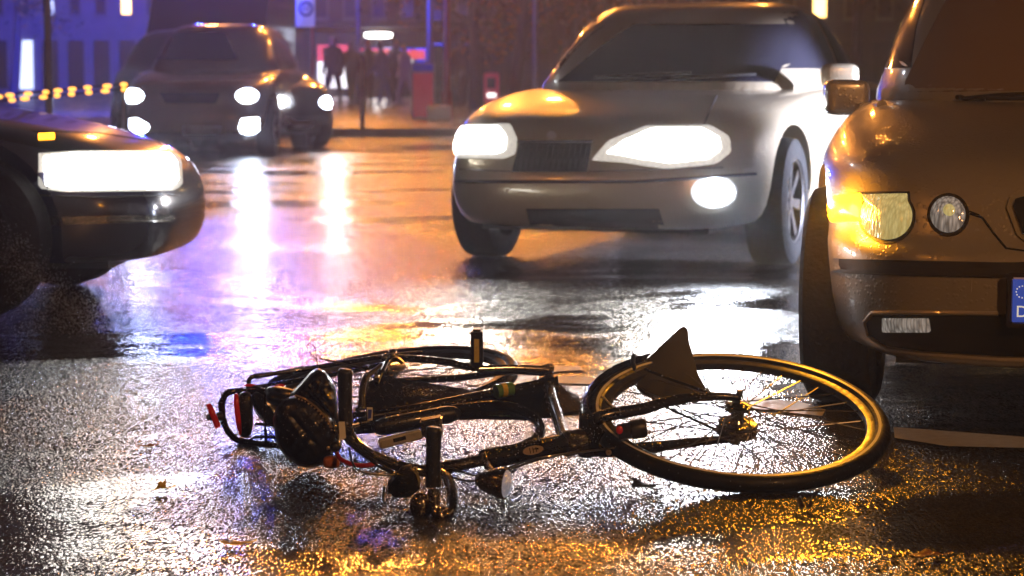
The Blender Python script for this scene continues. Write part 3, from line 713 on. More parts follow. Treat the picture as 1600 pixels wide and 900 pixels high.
MB().lathe(P(985, 672, 4.98), P(1005, 669, 4.98) - P(975, 674, 4.98), [(.001, -.03), (.018, -.03), (.019, 0), (.022, .001), (.023, .032), (.019, .038), (.001, .038)], 24).build('brake_drum', M['rimalu'], fk)
MB().ell(P(968, 672, 4.96), [(.008, 0, 0), (0, .005, 0), (0, 0, .01)], 12, 8).build('reflector', M['redrefl'], fk)
MB().lathe(P(951, 707, 4.93), (0, -1, .2), [(.001, .006), (.006, .006), (.007, 0), (.001, 0)], 14).build('bolt', M['brass'], fk)
# head tube and frame
frame = MB()
frame.tube([ht_b + axd * .03, ht_t], .0235, 18)
frame.tube(pt((882, 688, 4.98), (874, 660, 5.12), (862, 625, 5.3), (856, 598, 5.47)), [.016, .0155, .0155, .017], 16, smooth=4)                        # down tube to bottom bracket
frame.tube(pt((752, 712, 4.92), (800, 704, 4.97), (838, 685, 5.06), (843, 664, 5.16), (822, 645, 5.22), (780, 634, 5.26), (700, 641, 5.26), (640, 652, 5.24)), .0125, 14, smooth=8)  # looped top tube
frame.tube(pt((862, 602, 5.47), (760, 624, 5.36), (640, 648, 5.27), (535, 668, 5.2)), [.0165] * 4, 16, smooth=4)                                     # seat tube
fr = frame.build('frame', M['blackpaint'], bike)
T('carrier_tube', [(856, 598, 5.44), (740, 622, 5.34), (650, 640, 5.27), (575, 652, 5.22)], .0145, M['blackpaint'], fr)
T('chain_stay', [(862, 585, 5.5), (800, 580, 5.6), (720, 590, 5.72), (618, 596, 5.8)], .009, M['blackpaint'], fr)
T('seat_stay', [(560, 640, 5.25), (580, 615, 5.5), (604, 596, 5.75)], .008, M['blackpaint'], fr)
T('upper_stay', [(588, 600, 5.2), (600, 572, 5.25), (620, 560, 5.3), (700, 566, 5.38), (745, 575, 5.42), (855, 583, 5.46)], [.007, .0085, .009, .0095, .009, .008], M['blackpaint'], fr)
T('reflective_band', [(775, 612, 5.33), (800, 607, 5.35)], .0175, mat("band green", (.1, .25, .05), .3, coat=.5), fr, smooth=0)
T('reflective_band', [(783, 610, 5.335), (790, 609, 5.34)], .0182, M['yelrefl'], fr, smooth=0)
MB().tube([P(857, 588, 5.45) , P(860, 618, 5.45)], .024, 20).build('bottom_bracket', M['blackpaint'], fr)
# badge on head tube
bc = P(832, 707, 4.93); bd = axd; bn = (CAM - bc).normalized(); bn = (bn - bd * bn.dot(bd)).normalized(); bs = bd.cross(bn)
cc = ht_b + axd * (bc - ht_b).dot(axd)
V = []
bdg = MB()
for k in range(24):
    a = 2 * math.pi * k / 24; th = .42 * math.sin(a)
    V.append(cc + bd * .026 * math.cos(a) + (bn * math.cos(th) + bs * math.sin(th)) * .0246)
bdg.add(V, [tuple(range(24))]); bdg.build('badge', M['brass'], fr)
for q in (-.008, 0, .008):
    MB().tube([cc + bd * q + (bn * math.cos(t_) + bs * math.sin(t_)) * .0249 for t_ in (-.25, 0, .25)], .001, 6).build('badge_emblem', M['blackplast'], fr)
# rear wheel
F_ = Vector((.78, -.62, .03)).normalized(); U_ = Vector((-.62, -.78, -.17)).normalized()
C2 = P(610, 602, 5.84)
rw, n2 = bwheel(C2, -U_, F_, .352, .019, False)
if n2.z < 0: n2 = -n2
guard(C2, U_, F_, n2, R(-95), R(100), .368, .028, 'mudguard', bike)
# skirt guard with rain beads
sg = [(576, 598, 5.35), (598, 586, 5.42), (640, 594, 5.46), (700, 603, 5.5), (750, 612, 5.5), (800, 607, 5.44), (700, 628, 5.37), (600, 650, 5.28), (572, 654, 5.24), (570, 620, 5.3)]
MB().prism(pt(*sg), (0, .004, -.006)).build('skirt_guard', M['guard'], bike)
cg = [(690, 652, 5.27), (760, 650, 5.27), (830, 652, 5.24), (920, 640, 5.4), (905, 620, 5.6), (872, 600, 5.5), (780, 622, 5.38)]
MB().prism(pt(*cg), (0, .01, -.01)).build('chain_guard', M['blackpaint'], bike, bevel=.002)
# cranks and pedals
T('crank', [(857, 574, 5.43), (846, 577, 5.42), (800, 575, 5.40), (746, 577, 5.38)], [.012, .0105, .0085, .0095], M['chrome'], bike, smooth=5)
MB().tube([P(857, 577, 5.44), P(858, 592, 5.45)], .0125, 16).build('crank_axle', M['chrome'], bike)
MB().lathe(P(857, 572, 5.43), (0, 0, 1), [(.001, .008), (.012, .006), (.0155, -.002), (.014, -.012), (.001, -.014)], 20).build('crank_bolt', M['chrome'], bike)
pe = MB(); pc = P(745, 543, 5.37); pv = (P(744, 512, 5.37) - P(747, 573, 5.37)); pe.box(pc, (.031, .052, pv.length * .97), None)
ped = pe.build('pedal', M['blackplast'], bike, bevel=.006)
MB().box(P(745, 546, 5.37) + Vector((0, -.0265, 0)), (.0125, .004, .058)).build('reflector', M['yelrefl'], ped, bevel=.001)
MB().tube([P(746, 577, 5.38), pc], .007, 10).build('pedal_axle', M['chrome'], ped)
T('crank', [(861, 622, 5.47), (880, 634, 5.5), (900, 640, 5.56)], .009, M['chrome'], bike, smooth=3)
pe = MB(); pe.box(P(905, 640, 5.6), (.09, .06, .025)); pe.build('pedal', M['blackplast'], bike, bevel=.005)
# handlebar
T('stem', [(760, 717, 4.90), (735, 723, 4.88), (705, 729, 4.86), (690, 733, 4.85)], [.0135, .0135, .0145, .018], M['chrome'], bike, smooth=4)
bar = T('handlebar', [(541, 650, 4.74), (543, 670, 4.74), (556, 692, 4.75), (585, 712, 4.78), (630, 730, 4.82), (672, 738, 4.83), (696, 745, 4.78), (706, 770, 4.68), (704, 797, 4.60), (690, 806, 4.56), (680, 795, 4.57), (677, 765, 4.58)], .0125, M['chrome'], bike, n=14, smooth=8)
T('grip', [(540, 661, 4.74), (540, 655, 4.74), (539.5, 640, 4.74), (539, 600, 4.74), (539.5, 582, 4.74), (540, 576.5, 4.74)], [.0185, .0165, .0155, .0155, .0175, .012], M['grip'], bar, n=20, smooth=5)
T('grip', [(677, 760, 4.58), (677, 752, 4.58), (677, 740, 4.58), (677.5, 690, 4.58), (678, 673, 4.58), (678.5, 667, 4.58)], [.0175, .0165, .016, .016, .0175, .012], M['grip'], bar, n=20, smooth=5)
MB().ell(P(658, 791, 4.60), [(.024, 0, 0), (0, .022, 0), (0, 0, .030)], 24, 14).build('bell', M['chrome'], bar)
T('bell_clamp', [(672, 792, 4.60), (690, 800, 4.59), (706, 803, 4.58)], [.01, .012, .013], M['chrome'], bar, smooth=3)
mb = MB()
mb.prism(pt((602, 762, 4.72), (612, 752, 4.72), (620, 738, 4.75), (645, 730, 4.78), (652, 745, 4.76), (660, 762, 4.72), (640, 780, 4.68), (610, 778, 4.69)), (0, .045, .004)); mb.build('brake_lever', M['blackplast'], bar, bevel=.006)
T('lever_blade', [(600, 762, 4.71), (599, 778, 4.66), (601, 786, 4.63)], .003, M['blackplast'], bar)
T('brake_lever', [(565, 640, 4.78), (566, 610, 4.8), (570, 592, 4.82), (578, 584, 4.84), (596, 570, 4.88)], [.009, .008, .007, .006, .004], M['blackplast'], bar)
T('lever_clamp', [(545, 672, 4.74), (532, 668, 4.73)], [.017, .016], M['blackplast'], bar, smooth=0)
MB().prism(pt((529, 660, 4.70), (538, 660, 4.70), (540, 685, 4.69), (531, 687, 4.69)), (0, .012, 0)).build('shifter_label', M['label'], bar)
# headlight
lc = P(777, 754, 4.72); la = Vector((.93, -.30, -.06)).normalized()
hl = MB().lathe(lc, la, [(.001, -.052), (.010, -.049), (.020, -.036), (.029, -.014), (.034, .008), (.0355, .016), (.034, .021), (.031, .021)], 32).build('headlight', M['chrome'], bike)
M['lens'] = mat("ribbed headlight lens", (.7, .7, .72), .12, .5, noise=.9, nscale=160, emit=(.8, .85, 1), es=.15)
MB().lathe(lc, la, [(.031, .020), (.026, .026), (.012, .030), (.001, .031)], 32).build('lens', M['lens'], hl)
T('lamp_bracket', [(770, 735, 4.76), (760, 722, 4.84), (755, 708, 4.86)], .006, M['chrome'], hl)
# cables
for pts, rr_, mm in (([(705, 731, 4.85), (760, 745, 4.8), (830, 722, 4.88), (905, 704, 4.95)], .0025, 'blackplast'),
                     ([(700, 745, 4.82), (740, 752, 4.75), (770, 742, 4.8), (840, 716, 4.9), (960, 700, 4.93)], .0025, 'blackplast'),
                     ([(533, 680, 4.72), (560, 706, 4.74), (620, 742, 4.74), (660, 728, 4.84), (720, 738, 4.85)], .0028, 'blackplast'),
                     ([(540, 690, 4.74), (590, 722, 4.72), (615, 742, 4.72), (560, 735, 4.6), (545, 700, 4.7)], .0025, 'blackplast'),
                     ([(500, 560, 5.0), (560, 575, 5.0), (575, 590, 4.95), (568, 625, 4.85)], .0025, 'blackplast'),
                     ([(525, 705, 5.05), (533, 718, 5.0), (552, 726, 4.98), (575, 727, 4.97), (588, 722, 4.98), (592, 712, 5.0)], .0055, 'redcable')):
    MB().tube(pt(*pts), rr_, 8, smooth=10).build('cable', M[mm], bike)
# pump/battery under the tube, lock, strap, sticker
a, b = P(592, 694, 5.08), P(660, 677, 5.10); d = (b - a)
pm = MB(); pm.box((a + b) / 2, (d.length, .02, .024), d.to_track_quat('X', 'Z').to_matrix()); pump = pm.build('pump', M['silver'], bike, bevel=.004)
MB().box((a + b) / 2 + Vector((-.002, -.011, .001)), (.03, .003, .009), d.to_track_quat('X', 'Z').to_matrix()).build('pump_slot', M['blackplast'], pump)
MB().prism(pt((655, 658, 5.1), (690, 652, 5.1), (692, 683, 5.08), (688, 688, 5.07), (660, 684, 5.08)), (0, .05, .0)).build('lock', M['blackplast'], bike, bevel=.004)
MB().prism(pt((573, 637, 5.15), (582, 637, 5.15), (582, 657, 5.15), (574, 657, 5.15)), (0, .004, 0)).build('sticker', M['label'], bike)
MB().prism(pt((575, 640, 5.147), (581, 640, 5.147), (580, 653, 5.147), (575, 655, 5.147)), (0, .002, 0)).build('sticker_print', M['bluelabel'], bike)
for q in ((637, 656, 5.2), (681, 648, 5.2)): MB().ell(P(*q), [(.008, 0, 0), (0, .006, 0), (0, 0, .006)], 10, 8).build('reflector', M['redrefl'], bike)
T('battery', [(588, 668, 5.17), (600, 666, 5.17), (700, 648, 5.22), (712, 646, 5.22)], [.012, .022, .022, .014], M['blackplast'], bike, smooth=2)
# saddle: broad rear towards the camera
sc = P(472, 678, 5.12)
def pillow(name, outl, Y, depth, m, parent, wr=0.0, seed=1, tilt=0.0, pw=.55):
    random.seed(seed); n = 48; o_ = resample(outl, n); c = sum(o_, Vector((0, 0))) / n; mb = MB(); V = []; rg = 10
    ph = [random.uniform(0, 6) for _ in range(6)]
    for side in (-1, 1):
        for j in range(rg + 1):
            f = j / rg
            for k in range(n):
                q = c.lerp(o_[k], f); d = depth * (1 - f ** 3) ** pw
                y = Y + side * d + tilt * (q.x - c.x) / 600
                if wr: d2 = wr * (math.sin(q.x * .16 + ph[0] + q.y * .07) * math.cos(q.y * .21 + ph[1]) + .6 * math.sin(q.x * .33 - q.y * .29 + ph[2])) * (1 - f * f); y += d2
                V.append(P(q.x, q.y, y))
    Fc = []
    for s_ in (0, 1):
        b0 = s_ * (rg + 1) * n
        for j in range(rg):
            for k in range(n): Fc.append((b0 + j * n + k, b0 + j * n + (k + 1) % n, b0 + (j + 1) * n + (k + 1) % n, b0 + (j + 1) * n + k))
    return mb.add(V, Fc).build(name, m, parent)
def saddle():
    o = pillow('saddle', [(426, 655), (432, 635), (446, 622), (462, 617), (480, 619), (500, 632), (517, 650), (528, 676), (527, 696), (518, 714), (503, 727), (486, 732), (466, 728), (446, 714), (432, 694)], 5.12, .055, M['leather'], bike, .004, 4)
    MB().ell(sc + Vector((.03, .12, .03)), [Vector((.04, 0, .0)), Vector((0, .14, 0)), Vector((0, 0, .035))], 24, 14, .95).build('saddle_nose', M['leather'], o)
    # stitched seam with studs
    pts = [(462, 618), (478, 624), (494, 636), (508, 652), (518, 668)]
    bv = bvh_of(o); line_on('seam', bv, pts, .003, M['brass'], o, .0)
    for i in range(14):
        t_ = i / 13; k = min(3, int(t_ * 4)); f_ = t_ * 4 - k; q = (pts[k][0] * (1 - f_) + pts[k + 1][0] * f_ + 0, pts[k][1] * (1 - f_) + pts[k + 1][1] * f_ + 4)
        h = cast(bv, *q)
        if h: MB().ell(h[0], [(.0025, 0, 0), (0, .0025, 0), (0, 0, .0025)], 8, 6).build('stud', M['brass'], o)
    for q in ((450, 637), (512, 700), (455, 720)):
        h = cast(bv, *q)
        if h: MB().ell(h[0], [(.005, 0, 0), (0, .003, 0), (0, 0, .005)], 10, 6).build('rivet', M['brass'], o)
    return o
saddle()
T('seat_post', [(560, 663, 5.18), (515, 672, 5.16), (500, 675, 5.15)], .0125, M['chrome'], bike, smooth=0)
T('saddle_rail', [(505, 700, 5.1), (525, 700, 5.08), (530, 690, 5.08), (520, 660, 5.1)], .006, M['chrome'], bike)
MB().ell(P(524, 698, 5.03), [(.013, 0, 0), (0, .013, 0), (0, 0, .013)], 16, 10).build('bar_end', M['blackplast'], bike)
MB().ell(P(518, 722, 5.05), [(.02, 0, 0), (0, .02, 0), (0, 0, .014)], 12, 8, .6).build('reflector', mat("amber reflector", (.4, .12, .02), .3), bike)
# rain-soaked saddle cover bundle with its cord
def lumpy(c, ax, seed, m, name, parent, amp=.12):
    random.seed(seed); mb = MB(); mb.ell(c, ax, 28, 18, .9)
    ph = [random.uniform(0, 6) for _ in range(8)]
    for i, v in enumerate(mb.v):
        d = v - Vector(c); f = 1 + amp * (math.sin(d.x * 70 + ph[0]) * math.cos(d.z * 60 + ph[1]) + .6 * math.sin(d.z * 120 + d.y * 80 + ph[2])); mb.v[i] = Vector(c) + d * f
    return mb.build(name, m, parent)
bag = pillow('saddle_cover', [(440, 634), (452, 616), (470, 598), (484, 582), (496, 574), (508, 580), (518, 592), (525, 610), (528, 636), (526, 660), (508, 648), (480, 636), (458, 634)], 5.17, .06, M['leather'], bike, .012, 3)
lumpy(P(447, 622, 5.2), [Vector((.05, 0, -.008)), Vector((0, .06, 0)), Vector((0, 0, .024))], 5, M['leather'], 'cover_fold', bag, .1)
T('cord_loop', [(496, 574, 5.1), (494, 562, 5.1), (483, 550, 5.1), (480, 541, 5.1), (485, 537, 5.1), (492, 543, 5.1), (494, 556, 5.1), (497, 574, 5.1)], .0016, M['blackplast'], bag, n=6)
# rack
rk = T('rack', [(520, 618, 5.3), (450, 614, 5.42), (385, 612, 5.5), (358, 613, 5.5), (348, 625, 5.5), (347, 645, 5.5), (353, 668, 5.5), (367, 685, 5.5), (390, 691, 5.48), (440, 696, 5.35), (470, 697, 5.3)], .0085, M['blackpaint'], bike, smooth=8)
T('rack_rail', [(660, 552, 5.75), (600, 557, 5.7), (500, 573, 5.6), (412, 586, 5.55), (394, 589, 5.54), (388, 598, 5.53), (387, 610, 5.52)], .0062, M['blackpaint'], rk)
T('rack_rail', [(392, 606, 5.52), (470, 594, 5.5), (560, 578, 5.5), (610, 566, 5.5)], .0058, M['blackpaint'], rk)
T('rack_rail', [(400, 662, 5.45), (430, 664, 5.4), (460, 666, 5.3)], .004, M['blackpaint'], rk)
T('rack_rail', [(415, 616, 5.4), (414, 650, 5.4), (416, 693, 5.4)], .0035, M['blackpaint'], rk)
T('rack_rail', [(390, 689, 5.45), (400, 683, 5.45), (440, 684, 5.4), (470, 688, 5.3)], .0035, M['blackpaint'], rk)
T('spring_clip', [(396, 604, 5.45), (420, 612, 5.42), (470, 632, 5.35)], .004, M['blackpaint'], rk)
rl = MB().ell(P(383, 648, 5.44), [(.019, 0, 0), (0, .03, 0), (0, 0, .058)], 24, 16, .6).build('rear_light', M['blackplast'], bike)
MB().ell(P(373, 647, 5.43), [(.0085, 0, .001), (0, .026, 0), (-.006, 0, .054)], 20, 14, .75).build('red_lens', M['redrefl'], rl)
rr2 = MB(); rr2.tube(pt((347, 650, 5.48), (335, 652, 5.47), (325, 652, 5.46)), [.012, .011, .009], 12); cl_ = rr2.build('reflector_clamp', M['blackplast'], bike)
T('reflector', [(326, 633, 5.45), (333, 648, 5.44), (340, 666, 5.45)], [.007, .008, .008], M['redrefl'], cl_, smooth=3)
MB().ell(P(390, 602, 5.5), [(.016, 0, 0), (0, .01, 0), (0, 0, .004)], 10, 8).build('reflector', M['redrefl'], bike)
lumpy(P(436, 608, 5.5), [Vector((.016, 0, 0)), Vector((0, .02, 0)), Vector((0, 0, .014))], 9, M['redrefl'], 'strap_knot', bike, .15)
lumpy(P(420, 640, 5.48), [Vector((.045, 0, -.03)), Vector((0, .03, 0)), Vector((0, 0, .035))], 11, M['blackplast'], 'rack_bag', bike, .06)
# hose clamps / fittings near the seat cluster
for q, s_ in (((602, 560, 5.25), .011), ((613, 553, 5.25), .012), ((598, 574, 5.2), .01), ((588, 590, 5.15), .008)):
    MB().ell(P(*q), [(s_, 0, 0), (0, s_, 0), (0, 0, s_ * 1.1)], 12, 8).build('fitting', M['chrome'], fr)
T('hose', [(598, 580, 5.15), (605, 566, 5.2), (615, 558, 5.22), (628, 566, 5.24)], .006, M['chrome'], fr)

# rain drops standing on the bicycle
def raindrops():
    random.seed(11); mb = MB(); obs = [o for o in S.objects if o.type == 'MESH' and o.data.materials and o.data.materials[0] in (M['blackpaint'], M['guard'], M['leather'], M['grip'], M['blackplast'], M['chrome'], M['rubber']) and root_of(o) is bike]
    tri = []
    for o in obs:
        for p in o.data.polygons:
            n = p.normal
            v = (CAM - p.center).normalized()
            if n.z > -.1 and abs(n.dot(v)) > -.2 and p.area > 1e-7 and len(p.vertices) > 3: tri.append((p.area * (1.6 if o.name.startswith('skirt') else 1 if 'wheel' not in o.name else .25), o, p))
    tot = sum(t_[0] for t_ in tri); acc = []; a_ = 0
    for t_ in tri: a_ += t_[0]; acc.append(a_)
    import bisect
    for _ in range(5200):
        a, o, p = tri[bisect.bisect(acc, random.uniform(0, tot * .9999))]
        vs = [o.data.vertices[i].co for i in p.vertices]; w_ = [random.random() for _ in vs]; sw = sum(w_); c = sum((v * x / sw for v, x in zip(vs, w_)), Vector((0, 0, 0)))
        n = p.normal if p.normal.dot(CAM - c) > 0 or o.name.startswith('mudflap') else p.normal
        r = random.choice((.0007, .0009, .0012, .0012, .0018)); u = n.orthogonal().normalized(); v = n.cross(u); V = []
        for j, (rr, hh) in enumerate(((1, 0), (.8, .45))):
            for k in range(6): aa = k * math.pi / 3; V.append(c + (u * math.cos(aa) + v * math.sin(aa)) * r * rr + n * r * hh)
        V.append(c + n * r * .8)
        mb.add(V, [(k, (k + 1) % 6, 6 + (k + 1) % 6, 6 + k) for k in range(6)] + [(6 + k, 6 + (k + 1) % 6, 12) for k in range(6)])
    o = bpy.data.meshes.new('raindrops'); o.from_pydata([tuple(v) for v in mb.v], [], mb.f); o.shade_smooth(); o.materials.append(M['drop'])
    ob = bpy.data.objects.new('raindrops', o); S.collection.objects.link(ob); ob['kind'] = 'stuff'; par(ob, bike)
def root_of(o):
    while o.parent: o = o.parent
    return o
M['drop'] = mat("rain drop", (.25, .25, .26), .04, .35, spec=1, coat=1)
raindrops()

# ------------------------------------------------------------------ leaves on the road
def leaf(px, py, size, m, label, seed, rot=0, curl=.3):
    random.seed(seed); c = G(px, py, .006); n = 18; size *= 1.45; V = [c + Vector((0, 0, .004))]
    for ring in (.5, 1):
        for k in range(n):
            a = 2 * math.pi * k / n; lob = 1 + .28 * math.cos(5 * a) + random.uniform(-.06, .06)
            x = math.cos(a) * lob * size * ring; y = math.sin(a) * lob * size * .62 * ring
            xr = x * math.cos(rot) - y * math.sin(rot); yr = x * math.sin(rot) + y * math.cos(rot)
            V.append(c + Vector((xr, yr, .002 + curl * size * ring * ring * max(0, math.sin(a * 1.5 + seed)))))
    Fc = [(0, 1 + k, 1 + (k + 1) % n) for k in range(n)] + [(1 + k, 1 + n + k, 1 + n + (k + 1) % n, 1 + (k + 1) % n) for k in range(n)]
    mb = MB().add(V, Fc); mb.tube([c + Vector((0, 0, .004)), c + Vector((size * 1.3, -size * .4, .006)), c + Vector((size * 1.9, -size * .5, .012))], .0012, 5)
    o = mb.build('leaf', m); s = o.modifiers.new('thick', 'SOLIDIFY'); s.thickness = .0006
    tag(o, label, 'leaf', 'fallen leaves on the wet asphalt')
leaf(225, 699, .014, M['leafb'], 'small brown leaf on the road below the rack, furthest left', 1)
leaf(251, 765, .013, M['leafy'], 'small upturned green-yellow leaf alone on the road at lower left', 2, 1.2, 1.1)
leaf(364, 850, .018, M['leafy'], 'yellow leaf near the bottom edge at lower left', 3, .4)
leaf(1008, 760, .024, M['leafd'], 'dark curled leaf on the road under the front tyre of the bicycle', 4, .1, .5)
leaf(1258, 795, .014, M['leafd'], 'dark standing leaf right of centre below the front wheel', 5, .8, 1.3)
leaf(1446, 869, .018, M['leafb'], 'brown leaf lying at the lower right in amber light', 6, .2)
leaf(893, 632, .038, M['leafy'], 'large yellow autumn leaf between crank and front wheel', 7, .3, .25)
leaf(632, 747, .012, M['leafb'], 'tiny brown leaf by the brake lever on the ground', 8, .5)

# ------------------------------------------------------------------ street furniture
def post(name, label, px, Y, r, z1, m, top=None):
    b = PZ(px, Y, .12 if Y > 32 else 0); t = thing(name, label, 'lamp post' if name == 'street_lamp' else 'post', b)
    MB().tube([b, b + Vector((0, 0, z1))], [r, r * .8], 14).build('pole', m, t)
    MB().tube([b, b + Vector((0, 0, .5))], [r * 1.5, r * 1.4], 14).build('base', m, t)
    return t, b
def lamp(label, px, Y, r, z1, m, col, power, reach=-1.2, em=None):
    t, b = post('street_lamp', label, px, Y, r, z1, m)
    top = b + Vector((0, 0, z1))
    MB().tube([top, top + Vector((0, reach * .4, .25)), top + Vector((0, reach, .3))], [r * .8, r * .6, r * .5], 10, smooth=4).build('arm', m, t)
    hd = MB().ell(top + Vector((0, reach, .3)), [(.16, 0, 0), (0, .38, 0), (0, 0, .08)], 20, 10, .7).build('lamp_head', M['postgrey'], t)
    MB().ell(top + Vector((0, reach - .05, .22)), [(.12, 0, 0), (0, .28, 0), (0, 0, .06)], 20, 10).build('lamp_glass', em or M['sodium'], hd)
    light('SPOT', 'lamp_light', top + Vector((0, reach, .02)), (0, b.y - 12, 0), power, col, .16, 120, .6, parent=t)
SOD = (1, .34, .05)
lamp('slim grey lamp post behind the silver sedan hood', 836, 44, .05, 8, M['postgrey'], SOD, 13000)
lamp('thick dark lamp post beside the red poster board', 698, 41, .07, 8.5, M['postred'], SOD, 26000)
lamp('grey lamp post at the far left beyond the dark car', 79, 20.5, .035, 6.5, M['postgrey'], (.8, .85, 1), 700, em=M['tube'])
lamp('tall sodium lamp post behind the people', 560, 62, .07, 9, M['postgrey'], SOD, 38000)
lamp('tall sodium lamp post beyond the far left cars', 330, 55, .07, 9, M['facade'], SOD, 12000)
lamp('street lamp hidden beyond the silver sedan roof', 1180, 48, .06, 9, M['postgrey'], SOD, 9000)
t, b = post('utility_post', 'bluish metal post standing left of the red poster', 672, 41, .07, 6, M['postgrey'])
t, b = post('bollard', 'white slender bollard at the kerb in front of the people', 566, 32.5, .028, 1.05, M['white'])
# bus stop sign
bp = PZ(489, 44, .12); bs_ = thing('bus_stop_sign', 'white bus stop sign with a round emblem on a red pole', 'sign', bp)
MB().tube([bp, bp + Vector((0, 0, 2.75))], .035, 12).build('pole', M['postred'], bs_)
tl, br = P(462, -12, 43.9), P(492, 42, 43.9)
bdp = MB().box((tl + br) / 2, (br.x - tl.x, .03, tl.z - br.z)).build('sign_panel', mat("sign white", (.75, .75, .75), .5, emit=(1, .9, .9), es=.12), bs_, bevel=.005)
cc_ = P(478, 14, 43.87); mb = MB(); mb.lathe(cc_, (0, -1, 0), [(.10, 0), (.10, .01), (.155, .01), (.155, 0)], 28, True); mb.build('emblem_ring', M['blackplast'], bdp)
text('H', .2, M['blackplast'], bdp, Matrix.Translation(cc_) @ Matrix.Rotation(R(90), 4, 'X'), .004, 'emblem_letter')
# red poster board, white box, red machine
def boxthing(name, label, cat, px0, px1, py0, py1, Y, dep, m, parts):
    a, b = P(px0, py0, Y), P(px1, py1, Y); base = Vector(((a.x + b.x) / 2, Y, .12)); t = thing(name, label, cat, base)
    z0 = max(b.z, .125)
    MB().box(((a.x + b.x) / 2, Y + dep / 2, (a.z + z0) / 2), (abs(b.x - a.x), dep, a.z - z0)).build('housing', m, t, bevel=.02)
    for (nm, u0, u1, v0, v1, mm) in parts:
        x0 = a.x + (b.x - a.x) * u0; x1 = a.x + (b.x - a.x) * u1; zt = a.z + (z0 - a.z) * v0; zb = a.z + (z0 - a.z) * v1
        MB().box(((x0 + x1) / 2, Y - .012, (zt + zb) / 2), (x1 - x0, .02, zt - zb)).build(nm, mm, t)
    return t
boxthing('poster_board', 'red poster board standing on the pavement left of the posts', 'poster board', 642, 680, 98, 192, 40, .12, M['postgrey'], [('poster', .08, .92, .18, .97, M['boardred']), ('header', .08, .92, .03, .15, M['bluelabel'])])
boxthing('utility_box', 'pale utility box at the foot of the posts', 'utility box', 667, 704, 165, 200, 38.5, .4, M['white'], [('box_door', .08, .92, .12, .94, M['plate'])])
boxthing('ticket_machine', 'small red machine with dark window near the hood of the sedan', 'machine', 756, 780, 114, 162, 46, .3, M['boardred'], [('display', .2, .75, .15, .5, M['windark']), ('panel', .2, .8, .65, .8, M['posterwhite'])])

ls = thing('trail_lights', 'small amber lights standing in for a light trail across the far left', 'light trail stand-in', P(95, 165, 15) * 1.0)  # bulbs stand in for a smeared amber light trail
for y0, y1 in ((150, 131), (158, 139)):
    MB().tube(pt((-30, y0 + 3, 15), (80, (y0 + y1) / 2 + 1, 15), (192, y1, 15)), .006, 6, smooth=6).build('wire', M['grille'], ls)
    for k in range(9):
        t_ = k / 8; MB().ell(P(-6 + 196 * t_ + random.uniform(-5, 5), y0 + (y1 - y0) * t_ + 1, 14.98), [(random.uniform(.02, .034), 0, 0), (0, .02, 0), (0, 0, .016)], 10, 6).build('bulb', M['trailglow'], ls)
MB().tube([PZ(-34, 15, 0), P(-34, 130, 15)], .02, 8).build('pole', M['postgrey'], ls); MB().tube([PZ(193, 15, 0), P(193, 128, 15)], .012, 8).build('pole', M['postgrey'], ls)
# spray thrown up by the wheel of the dark car
random.seed(21); mb = MB()
for _ in range(4500):
    u_ = random.random() ** .7; a_ = random.uniform(.05, 1.25); rr_ = .3 + .45 * u_
    c = Vector((-1.98 + rr_ * math.cos(a_) * .8, 7.95 + random.gauss(0, .12), max(.01, .28 * (1 - u_) * math.sin(a_) * 1.6 + random.gauss(0, .03))))
    r0 = random.uniform(.0005, .0012); mb.add([c + Vector(v) * r0 for v in ((1, 0, 0), (0, 1, 0), (-1, 0, 0), (0, -1, 0), (0, 0, 1.6), (0, 0, -1.6))], [(0, 1, 4), (1, 2, 4), (2, 3, 4), (3, 0, 4), (1, 0, 5), (2, 1, 5), (3, 2, 5), (0, 3, 5)])
M['spray'] = mat("spray drops", (.6, .62, .68), .15); tag(mb.build('water_spray', M['spray']), None, None, kind='stuff')
